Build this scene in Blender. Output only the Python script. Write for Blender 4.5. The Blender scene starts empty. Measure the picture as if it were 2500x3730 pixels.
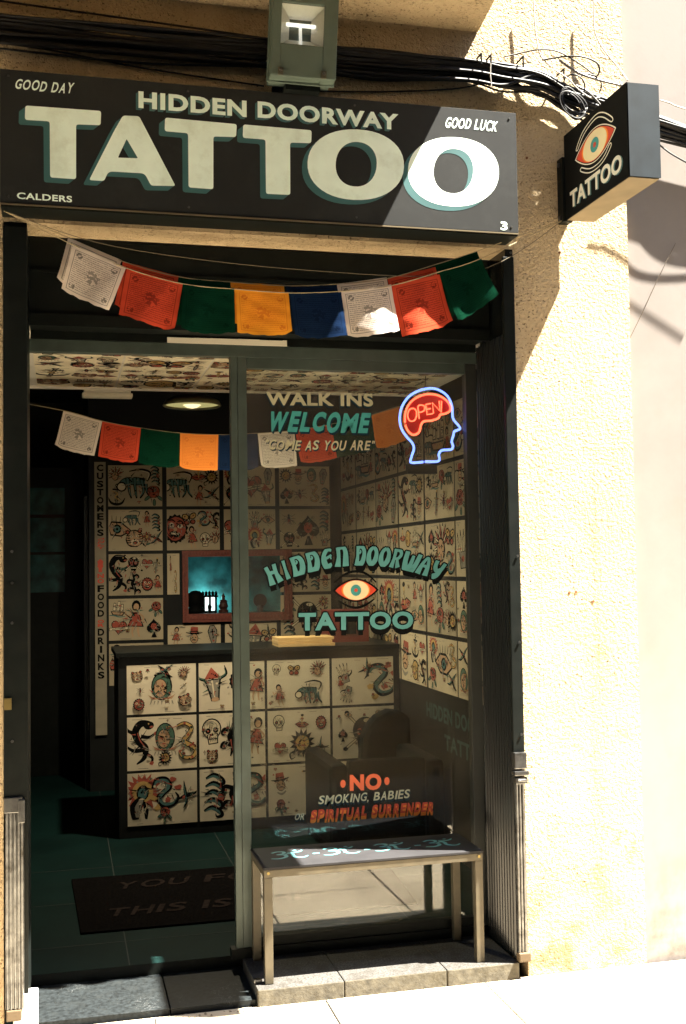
import bpy, bmesh, math, random
from mathutils import Vector, Matrix
random.seed(7)
S = bpy.context.scene
COL = S.collection
R = math.radians

# ------------------------------------------------------------------ camera, sky, sun, exposure
CAM = Vector((0.0, -4.16354, 1.6))
YAW, PITCH, ROLL = R(13.95298), R(2.59866), R(-0.86587)
FPX, CX, CY = 4145.0, 1250.0, 1865.0            # focal length and centre in photo pixels (2500 x 3730)
_w = Vector((math.sin(YAW)*math.cos(PITCH), math.cos(YAW)*math.cos(PITCH), math.sin(PITCH)))
_r = Vector((math.cos(YAW), -math.sin(YAW), 0)); _u = _r.cross(_w)
_c, _s = math.cos(ROLL), math.sin(ROLL)
AR, AU, AW = _c*_r + _s*_u, -_s*_r + _c*_u, _w
cam = bpy.data.cameras.new('camera'); cam_o = bpy.data.objects.new('camera', cam); COL.objects.link(cam_o)
M = Matrix((AR, AU, -AW)).transposed().to_4x4(); M.translation = CAM; cam_o.matrix_world = M
cam.sensor_fit = 'VERTICAL'; cam.sensor_height = 36.0; cam.lens = 36.0*FPX/3730.0
cam.clip_end = 500; cam.clip_start = 0.05
S.camera = cam_o

SUN = Vector((0.49, -0.172, 1.0)).normalized()   # towards the sun
sl = bpy.data.lights.new('sun', 'SUN'); sl.energy = 5.0; sl.angle = R(0.5); sl.color = (1.0, 0.94, 0.82)
so = bpy.data.objects.new('sun', sl); COL.objects.link(so)
so.rotation_euler = SUN.to_track_quat('Z', 'Y').to_euler(); so.location = (3, -2, 8)
W = bpy.data.worlds.new('World'); S.world = W; W.use_nodes = True
nt = W.node_tree; sky = nt.nodes.new('ShaderNodeTexSky'); sky.sky_type = 'NISHITA'; sky.sun_disc = False
sky.sun_elevation = math.asin(SUN.z); sky.sun_rotation = math.atan2(SUN.x, SUN.y)
nt.links.new(sky.outputs[0], nt.nodes['Background'].inputs[0]); nt.nodes['Background'].inputs[1].default_value = 0.06
S.view_settings.view_transform = 'Standard'; S.view_settings.look = 'None'; S.view_settings.gamma = 1
S.view_settings.exposure = 3.92
S.cycles.max_bounces = 10; S.cycles.diffuse_bounces = 6; S.cycles.transparent_max_bounces = 16
S.cycles.sample_clamp_indirect = 6; S.cycles.caustics_reflective = False; S.cycles.caustics_refractive = False

def at(px, py, ax, val):
    """point where the sight line of a photo pixel meets the real plane x|y|z = val"""
    d = AW + AR*((px-CX)/FPX) + AU*((CY-py)/FPX)
    i = 'xyz'.index(ax); t = (val-CAM[i])/d[i]
    return CAM + d*t

# ------------------------------------------------------------------ materials
MATS = {}
def mat(name, col, rough=.6, metal=0., var=.12, scale=9., bump=0., bscale=60., spec=.5, coat=0., emit=None, estr=0.,
        dirt=None, dscale=3., sheen=0., each=0.):
    if name in MATS: return MATS[name]
    m = bpy.data.materials.new(name); m.use_nodes = True; MATS[name] = m
    n, l = m.node_tree.nodes, m.node_tree.links; b = n['Principled BSDF']
    tc = n.new('ShaderNodeTexCoord')
    ns = n.new('ShaderNodeTexNoise'); ns.inputs['Scale'].default_value = scale; ns.inputs['Detail'].default_value = 6
    l.new(tc.outputs['Object'], ns.inputs['Vector'])
    mr = n.new('ShaderNodeMapRange'); mr.inputs[1].default_value = .3; mr.inputs[2].default_value = .7
    mr.inputs[3].default_value = 1-var; mr.inputs[4].default_value = 1+var
    l.new(ns.outputs['Fac'], mr.inputs[0])
    mx = n.new('ShaderNodeMix'); mx.data_type = 'RGBA'; mx.blend_type = 'MULTIPLY'; mx.inputs[0].default_value = 1
    mx.inputs[6].default_value = (*col, 1); l.new(mr.outputs[0], mx.inputs[7])
    out = mx.outputs[2]
    if each:      # every sheet has its own tone
        oi = n.new('ShaderNodeObjectInfo'); er = n.new('ShaderNodeMapRange'); l.new(oi.outputs['Random'], er.inputs[0]); er.inputs[3].default_value = 1-each; er.inputs[4].default_value = 1+each*.6
        ex = n.new('ShaderNodeMix'); ex.data_type = 'RGBA'; ex.blend_type = 'MULTIPLY'; ex.inputs[0].default_value = 1; l.new(out, ex.inputs[6]); l.new(er.outputs[0], ex.inputs[7]); out = ex.outputs[2]
    if dirt:
        n2 = n.new('ShaderNodeTexNoise'); n2.inputs['Scale'].default_value = dscale; n2.inputs['Detail'].default_value = 9
        n2.inputs['Roughness'].default_value = .7; l.new(tc.outputs['Object'], n2.inputs['Vector'])
        m2 = n.new('ShaderNodeMapRange'); m2.inputs[1].default_value = .5; m2.inputs[2].default_value = .68; l.new(n2.outputs['Fac'], m2.inputs[0])
        x2 = n.new('ShaderNodeMix'); x2.data_type = 'RGBA'; l.new(m2.outputs[0], x2.inputs[0]); l.new(out, x2.inputs[6])
        x2.inputs[7].default_value = (*dirt, 1); out = x2.outputs[2]
    l.new(out, b.inputs['Base Color'])
    b.inputs['Roughness'].default_value = rough; b.inputs['Metallic'].default_value = metal
    b.inputs['Specular IOR Level'].default_value = spec; b.inputs['Coat Weight'].default_value = coat
    if sheen: b.inputs['Sheen Weight'].default_value = sheen; b.inputs['Sheen Roughness'].default_value = .6
    if emit: b.inputs['Emission Color'].default_value = (*emit, 1); b.inputs['Emission Strength'].default_value = estr
    if bump:
        nb = n.new('ShaderNodeTexNoise'); nb.inputs['Scale'].default_value = bscale; nb.inputs['Detail'].default_value = 4
        l.new(tc.outputs['Object'], nb.inputs['Vector'])
        bp = n.new('ShaderNodeBump'); bp.inputs['Strength'].default_value = 1; bp.inputs['Distance'].default_value = bump
        l.new(nb.outputs['Fac'], bp.inputs['Height']); l.new(bp.outputs[0], b.inputs['Normal'])
    return m

def stucco(name, col, pit, amp, holes=1.):
    m = bpy.data.materials.new(name); m.use_nodes = True; MATS[name] = m
    n, l = m.node_tree.nodes, m.node_tree.links; b = n['Principled BSDF']; b.inputs['Roughness'].default_value = .95
    b.inputs['Specular IOR Level'].default_value = .2
    tc = n.new('ShaderNodeTexCoord')
    def noise(sc, det=5, ro=.55):
        x = n.new('ShaderNodeTexNoise'); x.inputs['Scale'].default_value = sc; x.inputs['Detail'].default_value = det
        x.inputs['Roughness'].default_value = ro; l.new(tc.outputs['Object'], x.inputs['Vector']); return x.outputs['Fac']
    def ramp(sock, a, c, lo=0., hi=1.):
        x = n.new('ShaderNodeMapRange'); l.new(sock, x.inputs[0])
        for i, v in ((1, a), (2, c), (3, lo), (4, hi)): x.inputs[i].default_value = v
        return x.outputs[0]
    def math_(op, a, bb):
        x = n.new('ShaderNodeMath'); x.operation = op
        for i, v in ((0, a), (1, bb)):
            if isinstance(v, (int, float)): x.inputs[i].default_value = v
            else: l.new(v, x.inputs[i])
        return x.outputs[0]
    def mixc(fac, c1, c2):
        x = n.new('ShaderNodeMix'); x.data_type = 'RGBA'; l.new(fac, x.inputs[0])
        for i, v in ((6, c1), (7, c2)):
            if isinstance(v, tuple): x.inputs[i].default_value = (*v, 1)
            else: l.new(v, x.inputs[i])
        return x.outputs[2]
    big = noise(1.7, 8, .65); mid = noise(7, 6, .6); fine = noise(70, 3, .5); grain = noise(170, 2, .5)
    c = mixc(ramp(big, .42, .62), col, tuple(v*.88 for v in col))
    c = mixc(ramp(mid, .55, .75, 0, .35), c, pit)
    pits = math_('MULTIPLY', ramp(noise(105, 2, .45), .615, .665), ramp(noise(2.3, 5, .65), .40, .62, .22*holes, holes))
    c = mixc(math_('MULTIPLY', pits, .9), c, tuple(v*.30 for v in pit))  # bump shadow in the pits darkened into the colour
    streak = n.new('ShaderNodeMapping'); streak.inputs['Scale'].default_value = (9, 9, .55); l.new(tc.outputs['Object'], streak.inputs[0])
    sn = n.new('ShaderNodeTexNoise'); sn.inputs['Scale'].default_value = 1; sn.inputs['Detail'].default_value = 5; l.new(streak.outputs[0], sn.inputs['Vector'])
    c = mixc(ramp(sn.outputs['Fac'], .56, .72, 0, .30*holes), c, pit)
    cr = n.new('ShaderNodeTexVoronoi'); cr.feature = 'DISTANCE_TO_EDGE'; cr.inputs['Scale'].default_value = 1.4
    wp = n.new('ShaderNodeMix'); wp.data_type = 'VECTOR'; wp.inputs[0].default_value = .16; l.new(tc.outputs['Object'], wp.inputs[4])
    wn_ = n.new('ShaderNodeTexNoise'); wn_.inputs['Scale'].default_value = 5; wn_.inputs['Detail'].default_value = 6; l.new(tc.outputs['Object'], wn_.inputs['Vector']); l.new(wn_.outputs['Color'], wp.inputs[5]); l.new(wp.outputs[1], cr.inputs['Vector'])
    crack = math_('MULTIPLY', ramp(cr.outputs['Distance'], .004, .0015), ramp(noise(.9, 3, .5), .54, .62, 0, .35*holes))
    c = mixc(crack, c, tuple(v*.3 for v in pit))
    sep = n.new('ShaderNodeSeparateXYZ'); l.new(tc.outputs['Object'], sep.inputs[0])
    low = math_('MULTIPLY', ramp(sep.outputs['Z'], .50, .02), ramp(mid, .42, .60))     # damp, grimy foot of the wall
    c = mixc(math_('MULTIPLY', low, .75), c, tuple(v*.55 for v in pit))
    l.new(c, b.inputs['Base Color'])
    hz = math_('ADD', math_('MULTIPLY', fine, .7), math_('MULTIPLY', grain, .35))
    hz = math_('SUBTRACT', hz, math_('MULTIPLY', pits, .9))
    calm = math_('ADD', ramp(noise(1.3, 3, .5), .38, .62, .35, 1.0), ramp(sep.outputs['Z'], 3.3, 3.6, 0, .9))
    hz = math_('MULTIPLY', hz, calm)
    bp = n.new('ShaderNodeBump'); bp.inputs['Strength'].default_value = 1; bp.inputs['Distance'].default_value = amp
    l.new(hz, bp.inputs['Height']); l.new(bp.outputs[0], b.inputs['Normal'])
    return m

OCHRE = stucco('ochre_stucco', (.50, .388, .24), (.25, .155, .075), .0175)
PALE = stucco('pale_render', (.225, .20, .185), (.19, .165, .14), .00015, .0)
OPPO = mat('opposite_render', (.10, .075, .05), .9, var=.2, scale=1.2, bump=.002)
BLACK = mat('black_paint', (.005, .0065, .0058), .45, var=.25, scale=20, dirt=(.008, .009, .008), dscale=9, spec=.12)
SIGNB = mat('sign_black', (.0085, .0095, .0095), .6, var=.25, scale=6, dirt=(.015, .0165, .016), dscale=5, spec=.05, sheen=.13)
BLKWALL = mat('black_wall', (.007, .008, .008), .55, var=.3, scale=6, spec=.2)
LETTER = mat('cream_lettering', (.80, .95, .86), .5, var=.05, scale=12, dirt=(.66,.78,.68), dscale=7)
TEALSH = mat('teal_shade', (.035, .115, .12), .5, var=.08)
TEAL = mat('teal_lettering', (.078, .265, .275), .5, var=.08, scale=30)
TEALD = mat('deep_teal_lettering', (.04, .26, .26), .5, var=.15, scale=30)
NAVY = mat('navy_shade', (.004, .020, .034), .6, spec=.1)
INK = mat('black_ink', (.004, .0045, .0045), .7, spec=.05)
REDP = mat('red_paint', (.55, .05, .02), .5, var=.1)
ORANGEP = mat('orange_paint', (.80, .22, .02), .5, var=.1)
CREAM = mat('cream_paint', (.75, .66, .40), .5, var=.05)
ALU = mat('grey_aluminium', (.050, .068, .060), .45, metal=.25, var=.2, scale=14, bump=.0002, bscale=200)
STEEL = mat('bare_steel', (.15, .15, .148), .30, metal=.9, var=.3, scale=25, dirt=(.04, .036, .03), dscale=14)
LEGM = mat('brushed_leg', (.060, .049, .029), .55, metal=.15, var=.2, scale=22)
CABLE = mat('black_cable', (.009, .009, .010), .55, var=.4, scale=30, spec=.22)
CABLEG = mat('grey_cable', (.30, .28, .25), .5, var=.2)
STONE = mat('terrazzo_stone', (.046, .044, .041), .85, var=.6, scale=150, bump=.0008, bscale=200, dirt=(.028, .025, .021), dscale=11, spec=.1)
STONEF = mat('step_face_stone', (.066, .059, .043), .9, var=.4, scale=30, bump=.0015, bscale=70, dirt=(.04, .033, .018), dscale=7)
WHITEST = mat('white_plaster', (.78, .76, .74), .8, var=.06, bump=.0006)
WHITEPL = mat('white_plastic', (.62, .58, .48), .5, var=.05)
PAPER = mat('flash_paper', (.62, .545, .405), .75, var=.10, scale=5, each=.15, dirt=(.50,.42,.29), dscale=2)
PAPERD = mat('dim_flash_paper', (.46, .385, .255), .8, var=.2, scale=2.5, each=.28)  # darker copy of the flash paper; the room's dimness is in its colour
PAPERC = mat('lit_ceiling_paper', (.86, .78, .58), .8, var=.1, scale=3)  # lighter copy of the flash paper; bounced light is in its colour
BOOK = mat('tan_card', (.52, .35, .15), .7, var=.12)
REDFR = mat('red_carved_frame', (.16, .035, .022), .6, var=.3, scale=60)
FLOODG = mat('flood_housing', (.070, .098, .080), .55, var=.12, scale=12, bump=.0003)
CHROME = mat('reflector', (.80, .79, .73), .45, metal=.25, var=.05, bump=.003, bscale=90)
BULB = mat('bulb_glass', (.85, .85, .8), .1, spec=1.)
GROUND = mat('pale_paving', (.37, .31, .225), .9, var=.12, scale=2.2, bump=.001, bscale=90, dirt=(.24, .195, .135), dscale=1.7)
ROAD = mat('asphalt', (.007, .0067, .0065), .95, var=.2, scale=30, bump=.002, bscale=120, spec=0.)
FLOORM = mat('green_floor', (.0022, .0105, .0098), .65, var=.3, scale=3.5, dirt=(.0035, .013, .012), dscale=3, spec=.05)
MATM = mat('black_coir_mat', (.005, .0045, .0045), .95, var=.4, scale=90, bump=.003, bscale=300, spec=0.)
MATL = mat('grey_mat_letters', (.017, .013, .012), .95, var=.3, scale=60, spec=0.)
LEATHER = mat('black_leather', (.003, .0038, .0037), .6, var=.3, scale=12, bump=.001, bscale=60, spec=.07)
CEILW = mat('ceiling_white', (.78, .74, .66), .8, var=.05)
TEALW = mat('niche_teal', (.05, .20, .21), .8, var=.75, scale=7)

def slate():
    m = mat('dark_marble', (.0085, .0105, .0115), .5, var=.6, scale=70, spec=.12, dirt=(.0125, .0145, .0150), dscale=22); n, l = m.node_tree.nodes, m.node_tree.links
    b = n['Principled BSDF']; src = b.inputs['Base Color'].links[0].from_socket
    tc = [x for x in n if x.type == 'TEX_COORD'][0]
    v = n.new('ShaderNodeTexNoise'); v.inputs['Scale'].default_value = 11; v.inputs['Detail'].default_value = 8; v.inputs['Distortion'].default_value = 2.2
    l.new(tc.outputs['Object'], v.inputs['Vector'])
    a = n.new('ShaderNodeMath'); a.operation = 'SUBTRACT'; l.new(v.outputs['Fac'], a.inputs[0]); a.inputs[1].default_value = .5
    ab = n.new('ShaderNodeMath'); ab.operation = 'ABSOLUTE'; l.new(a.outputs[0], ab.inputs[0])
    mr = n.new('ShaderNodeMapRange'); l.new(ab.outputs[0], mr.inputs[0]); mr.inputs[1].default_value = .0; mr.inputs[2].default_value = .006
    mr.inputs[3].default_value = .8; mr.inputs[4].default_value = 0
    k = n.new('ShaderNodeTexNoise'); k.inputs['Scale'].default_value = 4; k.inputs['Detail'].default_value = 5; l.new(tc.outputs['Object'], k.inputs['Vector'])
    kr = n.new('ShaderNodeMapRange'); l.new(k.outputs['Fac'], kr.inputs[0]); kr.inputs[1].default_value = .56; kr.inputs[2].default_value = .64
    km = n.new('ShaderNodeMath'); km.operation = 'MULTIPLY'; l.new(mr.outputs[0], km.inputs[0]); l.new(kr.outputs[0], km.inputs[1])
    x = n.new('ShaderNodeMix'); x.data_type = 'RGBA'; l.new(km.outputs[0], x.inputs[0]); l.new(src, x.inputs[6]); x.inputs[7].default_value = (.12, .125, .125, 1)
    l.new(x.outputs[2], b.inputs['Base Color']); return m
SLATE = slate()

def emitm(name, col, st):
    m = bpy.data.materials.new(name); m.use_nodes = True; n = m.node_tree.nodes; n.clear()
    e = n.new('ShaderNodeEmission'); e.inputs[0].default_value = (*col, 1); e.inputs[1].default_value = st
    o = n.new('ShaderNodeOutputMaterial'); m.node_tree.links.new(e.outputs[0], o.inputs[0]); return m
NEONB = emitm('blue_neon', (.15, .235, 1.0), .27)
NEONR = emitm('red_neon', (1.0, .10, .045), .32)
LAMPE = emitm('lamp_disc', (1.0, .82, .42), .11)
LAMPG = emitm('lamp_diffuser', (.75, .66, .26), .038)
LANTE = emitm('lantern_glow', (.75, .95, .90), .16)
CANE = emitm('crown_glow', (.8, .95, .9), .7)

def glass(name, tint=(.93, .95, .93), f0=.045, veil=0.):
    m = bpy.data.materials.new(name); m.use_nodes = True; n, l = m.node_tree.nodes, m.node_tree.links; n.clear()
    lw = n.new('ShaderNodeLayerWeight'); lw.inputs[0].default_value = .5
    p = n.new('ShaderNodeMath'); p.operation = 'POWER'; l.new(lw.outputs['Facing'], p.inputs[0]); p.inputs[1].default_value = 5
    mr = n.new('ShaderNodeMapRange'); l.new(p.outputs[0], mr.inputs[0]); mr.inputs[3].default_value = f0; mr.inputs[4].default_value = 1
    t = n.new('ShaderNodeBsdfTransparent'); t.inputs[0].default_value = (*tint, 1)
    g = n.new('ShaderNodeBsdfGlossy'); g.inputs['Roughness'].default_value = 0.012
    mx = n.new('ShaderNodeMixShader'); l.new(mr.outputs[0], mx.inputs[0]); l.new(t.outputs[0], mx.inputs[1]); l.new(g.outputs[0], mx.inputs[2])
    if veil:  # brown diffuse film mixed over the pane, uneven by noise
        tc = n.new('ShaderNodeTexCoord'); ns = n.new('ShaderNodeTexNoise'); ns.inputs['Scale'].default_value = 3.5; ns.inputs['Detail'].default_value = 7; l.new(tc.outputs['Object'], ns.inputs['Vector'])
        r_ = n.new('ShaderNodeMapRange'); l.new(ns.outputs['Fac'], r_.inputs[0]); r_.inputs[1].default_value = .3; r_.inputs[2].default_value = .7; r_.inputs[3].default_value = veil*.5; r_.inputs[4].default_value = veil*1.5
        df = n.new('ShaderNodeBsdfDiffuse'); df.inputs[0].default_value = (.62,.52,.36,1); m2 = n.new('ShaderNodeMixShader'); l.new(r_.outputs[0], m2.inputs[0]); l.new(mx.outputs[0], m2.inputs[1]); l.new(df.outputs[0], m2.inputs[2]); mx = m2
    o = n.new('ShaderNodeOutputMaterial'); l.new(mx.outputs[0], o.inputs[0]); return m
GLASS = glass('window_glass', veil=.017)
FGLASS = glass('flood_glass', (.9, .92, .9))

def cloth(name, col, ink=(.02, .02, .02), strength=.75):
    """thin printed cotton: lines of script, a border and a blurred figure in the middle"""
    m = bpy.data.materials.new(name); m.use_nodes = True; n, l = m.node_tree.nodes, m.node_tree.links; n.clear()
    uv = n.new('ShaderNodeUVMap'); sp = n.new('ShaderNodeSeparateXYZ'); l.new(uv.outputs[0], sp.inputs[0])
    def ma(op, a, bb=None):
        x = n.new('ShaderNodeMath'); x.operation = op
        for i, v in ((0, a), (1, bb)):
            if v is None: continue
            if isinstance(v, (int, float)): x.inputs[i].default_value = v
            else: l.new(v, x.inputs[i])
        return x.outputs[0]
    U, V = sp.outputs[0], sp.outputs[1]
    wv = ma('SINE', ma('MULTIPLY', V, 2*math.pi*24))
    lines = ma('GREATER_THAN', wv, .0)
    ns = n.new('ShaderNodeTexNoise'); ns.inputs['Scale'].default_value = 1; ns.inputs['Detail'].default_value = 1
    mp = n.new('ShaderNodeMapping'); mp.inputs['Scale'].default_value = (70, 24, 1); l.new(uv.outputs[0], mp.inputs[0]); l.new(mp.outputs[0], ns.inputs['Vector'])
    txt = ma('MULTIPLY', lines, ma('GREATER_THAN', ns.outputs['Fac'], .44))
    du, dv = ma('ABSOLUTE', ma('SUBTRACT', U, .5)), ma('ABSOLUTE', ma('SUBTRACT', V, .5))
    edge = ma('MAXIMUM', du, dv)
    inside = ma('LESS_THAN', edge, .40)
    border = ma('MULTIPLY', ma('GREATER_THAN', edge, .415), ma('LESS_THAN', edge, .43))
    n3 = n.new('ShaderNodeTexNoise'); n3.inputs['Scale'].default_value = 9; n3.inputs['Detail'].default_value = 5; l.new(uv.outputs[0], n3.inputs['Vector'])
    n4 = n.new('ShaderNodeTexNoise'); n4.inputs['Scale'].default_value = 16; n4.inputs['Detail'].default_value = 6; l.new(uv.outputs[0], n4.inputs['Vector'])
    rad = ma('SQRT', ma('ADD', ma('MULTIPLY', ma('SUBTRACT', U, .5), ma('SUBTRACT', U, .5)), ma('MULTIPLY', ma('SUBTRACT', V, .5), ma('SUBTRACT', V, .5))))
    fig = ma('MULTIPLY', ma('MULTIPLY', ma('LESS_THAN', rad, .15), .8), ma('GREATER_THAN', ma('SUBTRACT', n4.outputs['Fac'], ma('MULTIPLY', rad, .9)), .40))
    cu, cv = ma('SUBTRACT', du, .33), ma('SUBTRACT', dv, .33)
    crad = ma('SQRT', ma('ADD', ma('MULTIPLY', cu, cu), ma('MULTIPLY', cv, cv)))
    corner = ma('MULTIPLY', ma('LESS_THAN', crad, .06), ma('GREATER_THAN', n4.outputs['Fac'], .47))
    clear = ma('GREATER_THAN', rad, .13)
    k = ma('MULTIPLY', ma('MULTIPLY', txt, inside), ma('MULTIPLY', clear, .72))
    k = ma('MAXIMUM', k, ma('MULTIPLY', border, .8)); k = ma('MAXIMUM', k, fig); k = ma('MAXIMUM', k, corner)
    k = ma('MULTIPLY', k, strength)
    mx = n.new('ShaderNodeMix'); mx.data_type = 'RGBA'; l.new(k, mx.inputs[0]); mx.inputs[6].default_value = (*col, 1); mx.inputs[7].default_value = (*ink, 1)
    d = n.new('ShaderNodeBsdfDiffuse'); t = n.new('ShaderNodeBsdfTranslucent'); l.new(mx.outputs[2], d.inputs[0]); l.new(mx.outputs[2], t.inputs[0])
    ms = n.new('ShaderNodeMixShader'); ms.inputs[0].default_value = .38; l.new(d.outputs[0], ms.inputs[1]); l.new(t.outputs[0], ms.inputs[2])
    o = n.new('ShaderNodeOutputMaterial'); l.new(ms.outputs[0], o.inputs[0]); return m
CL = {'white': cloth('white_cotton', (.74, .65, .57)), 'red': cloth('red_cotton', (.60, .075, .035), (.10, .012, .01)),
      'green': cloth('green_cotton', (.004, .034, .018), (.002, .016, .009)), 'orange': cloth('orange_cotton', (.85, .34, .03), (.55, .09, .015), .6),
      'blue': cloth('blue_cotton', (.009, .022, .060), (.004, .008, .022)),
      'tangerine': cloth('tangerine_cotton', (.85, .27, .05), (.6, .13, .02), .5)}

# ------------------------------------------------------------------ object helpers
class MB:
    def __init__(s): s.v, s.f, s.m, s.uv = [], [], [], None
    def face(s, pts, mi=0):
        b = len(s.v); s.v += [tuple(p) for p in pts]; s.f.append(tuple(range(b, b+len(pts)))); s.m.append(mi)
    def box(s, a, b, mi=0):
        (x0, y0, z0), (x1, y1, z1) = a, b
        x0, x1 = min(x0, x1), max(x0, x1); y0, y1 = min(y0, y1), max(y0, y1); z0, z1 = min(z0, z1), max(z0, z1)
        o = len(s.v)
        s.v += [(x0,y0,z0),(x1,y0,z0),(x1,y1,z0),(x0,y1,z0),(x0,y0,z1),(x1,y0,z1),(x1,y1,z1),(x0,y1,z1)]
        for q in ((0,3,2,1),(4,5,6,7),(0,1,5,4),(1,2,6,5),(2,3,7,6),(3,0,4,7)):
            s.f.append(tuple(o+i for i in q)); s.m.append(mi)
    def hexa(s, p, mi=0):            # p: 8 points, bottom 4 then top 4
        o = len(s.v); s.v += [tuple(x) for x in p]
        for q in ((0,3,2,1),(4,5,6,7),(0,1,5,4),(1,2,6,5),(2,3,7,6),(3,0,4,7)):
            s.f.append(tuple(o+i for i in q)); s.m.append(mi)
    def tube(s, pts, r, k=8, mi=0, caps=True):
        pts = [Vector(p) for p in pts]; n = len(pts); o = len(s.v); prev = None
        for i, p in enumerate(pts):
            t = (pts[min(i+1, n-1)] - pts[max(i-1, 0)]).normalized()
            a = prev if prev else (Vector((0,0,1)) if abs(t.z) < .9 else Vector((1,0,0)))
            a = (a - t*a.dot(t)).normalized(); prev = a; b = t.cross(a)
            rr = r[i] if isinstance(r, (list, tuple)) else r
            for j in range(k):
                g = 2*math.pi*j/k; s.v.append(tuple(p + (a*math.cos(g) + b*math.sin(g))*rr))
        for i in range(n-1):
            for j in range(k):
                s.f.append((o+i*k+j, o+i*k+(j+1)%k, o+(i+1)*k+(j+1)%k, o+(i+1)*k+j)); s.m.append(mi)
        if caps:
            s.f.append(tuple(o+j for j in range(k))[::-1]); s.m.append(mi)
            s.f.append(tuple(o+(n-1)*k+j for j in range(k))); s.m.append(mi)
    def prism(s, poly, frame, h, mi=0):   # poly: 2D; frame(u,v,w)->3D
        a = [frame(u, v, 0) for u, v in poly]; b = [frame(u, v, h) for u, v in poly]
        s.face(a[::-1], mi); s.face(b, mi); n = len(poly)
        for i in range(n): s.face([a[i], a[(i+1)%n], b[(i+1)%n], b[i]], mi)
    def lathe(s, prof, c, k=20, mi=0):
        o = len(s.v); n = len(prof)
        for r, z in prof:
            for j in range(k):
                g = 2*math.pi*j/k; s.v.append((c[0]+r*math.cos(g), c[1]+r*math.sin(g), c[2]+z))
        for i in range(n-1):
            for j in range(k):
                s.f.append((o+i*k+j, o+i*k+(j+1)%k, o+(i+1)*k+(j+1)%k, o+(i+1)*k+j)); s.m.append(mi)
    def add2d(s, vf, fr, mi=0):
        vs, fs = vf; o = len(s.v); s.v += [tuple(fr(u, v)) for u, v in vs]
        for f in fs: s.f.append(tuple(o+i for i in f)); s.m.append(mi)
    def build(s, name, mats, parent=None, bevel=0., smooth=False, base=None, label=None):
        me = bpy.data.meshes.new(name)
        vs = s.v
        off = Vector(base) if base is not None else Vector((0,0,0))
        if parent is not None: off = Vector(parent.location)
        me.from_pydata([tuple(Vector(v)-off) for v in vs], [], s.f)
        for m in (mats if isinstance(mats, (list, tuple)) else [mats]): me.materials.append(m)
        me.polygons.foreach_set('material_index', s.m)
        if smooth: me.polygons.foreach_set('use_smooth', [True]*len(me.polygons))
        me.update()
        o = bpy.data.objects.new(name, me); COL.objects.link(o)
        if parent is not None: o.parent = parent
        else: o.location = off
        if bevel:
            bm = bmesh.new(); bm.from_mesh(me); bmesh.ops.remove_doubles(bm, verts=bm.verts, dist=1e-5)
            bmesh.ops.bevel(bm, geom=[e for e in bm.edges if len(e.link_faces) == 2 and e.calc_face_angle(0) > .5], offset=bevel, segments=2, affect='EDGES', profile=.6)
            bm.to_mesh(me); bm.free()
        if label: o['label'] = label
        return o

def tag(o, label, cat, group=None, kind=None):
    if label: o['label'] = label
    if cat: o['category'] = cat
    if group: o['group'] = group
    if kind: o['kind'] = kind
    return o
def thing(name, loc, label, cat, group=None):
    o = bpy.data.objects.new(name, None); COL.objects.link(o); o.location = loc; o.empty_display_size = .05
    return tag(o, label, cat, group)
def struct(name, mb, m, **k):
    o = mb.build(name, m, **k); o['kind'] = 'structure'; return o

def spline(pts, n=8):
    """Catmull-Rom through points (any dimension)"""
    P = [Vector(p) for p in pts]; out = []
    for i in range(len(P)-1):
        p0, p1, p2, p3 = P[max(i-1,0)], P[i], P[i+1], P[min(i+2,len(P)-1)]
        for j in range(n):
            t = j/n; out.append(.5*((2*p1)+(p2-p0)*t+(2*p0-5*p1+4*p2-p3)*t*t+(3*p1-p0-3*p2+p3)*t**3))
    return out+[P[-1]]

# ---- lettering
_tc = {}
def glyphs(body, bold=.0, res=4):
    """verts, faces (2D) of a line of the built-in font, box-normalised to width 1 x height 1; also aspect"""
    key = (body, bold, res)
    if key in _tc: return _tc[key]
    cu = bpy.data.curves.new('tmp', 'FONT'); cu.body = body; cu.offset = bold; cu.resolution_u = res; cu.fill_mode = 'FRONT' if False else 'BOTH'
    cu.space_character = 1 + bold*2.2
    ob = bpy.data.objects.new('tmp', cu); COL.objects.link(ob)
    dg = bpy.context.evaluated_depsgraph_get(); me = bpy.data.meshes.new_from_object(ob.evaluated_get(dg))
    vs = [(v.co.x, v.co.y) for v in me.vertices]; fs = [tuple(p.vertices) for p in me.polygons]
    bpy.data.objects.remove(ob); bpy.data.meshes.remove(me); bpy.data.curves.remove(cu)
    x0, x1 = min(v[0] for v in vs), max(v[0] for v in vs); y0, y1 = min(v[1] for v in vs), max(v[1] for v in vs)
    r = ([((x-x0)/(x1-x0), (y-y0)/(y1-y0)) for x, y in vs], fs)
    _tc[key] = r; return r
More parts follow.
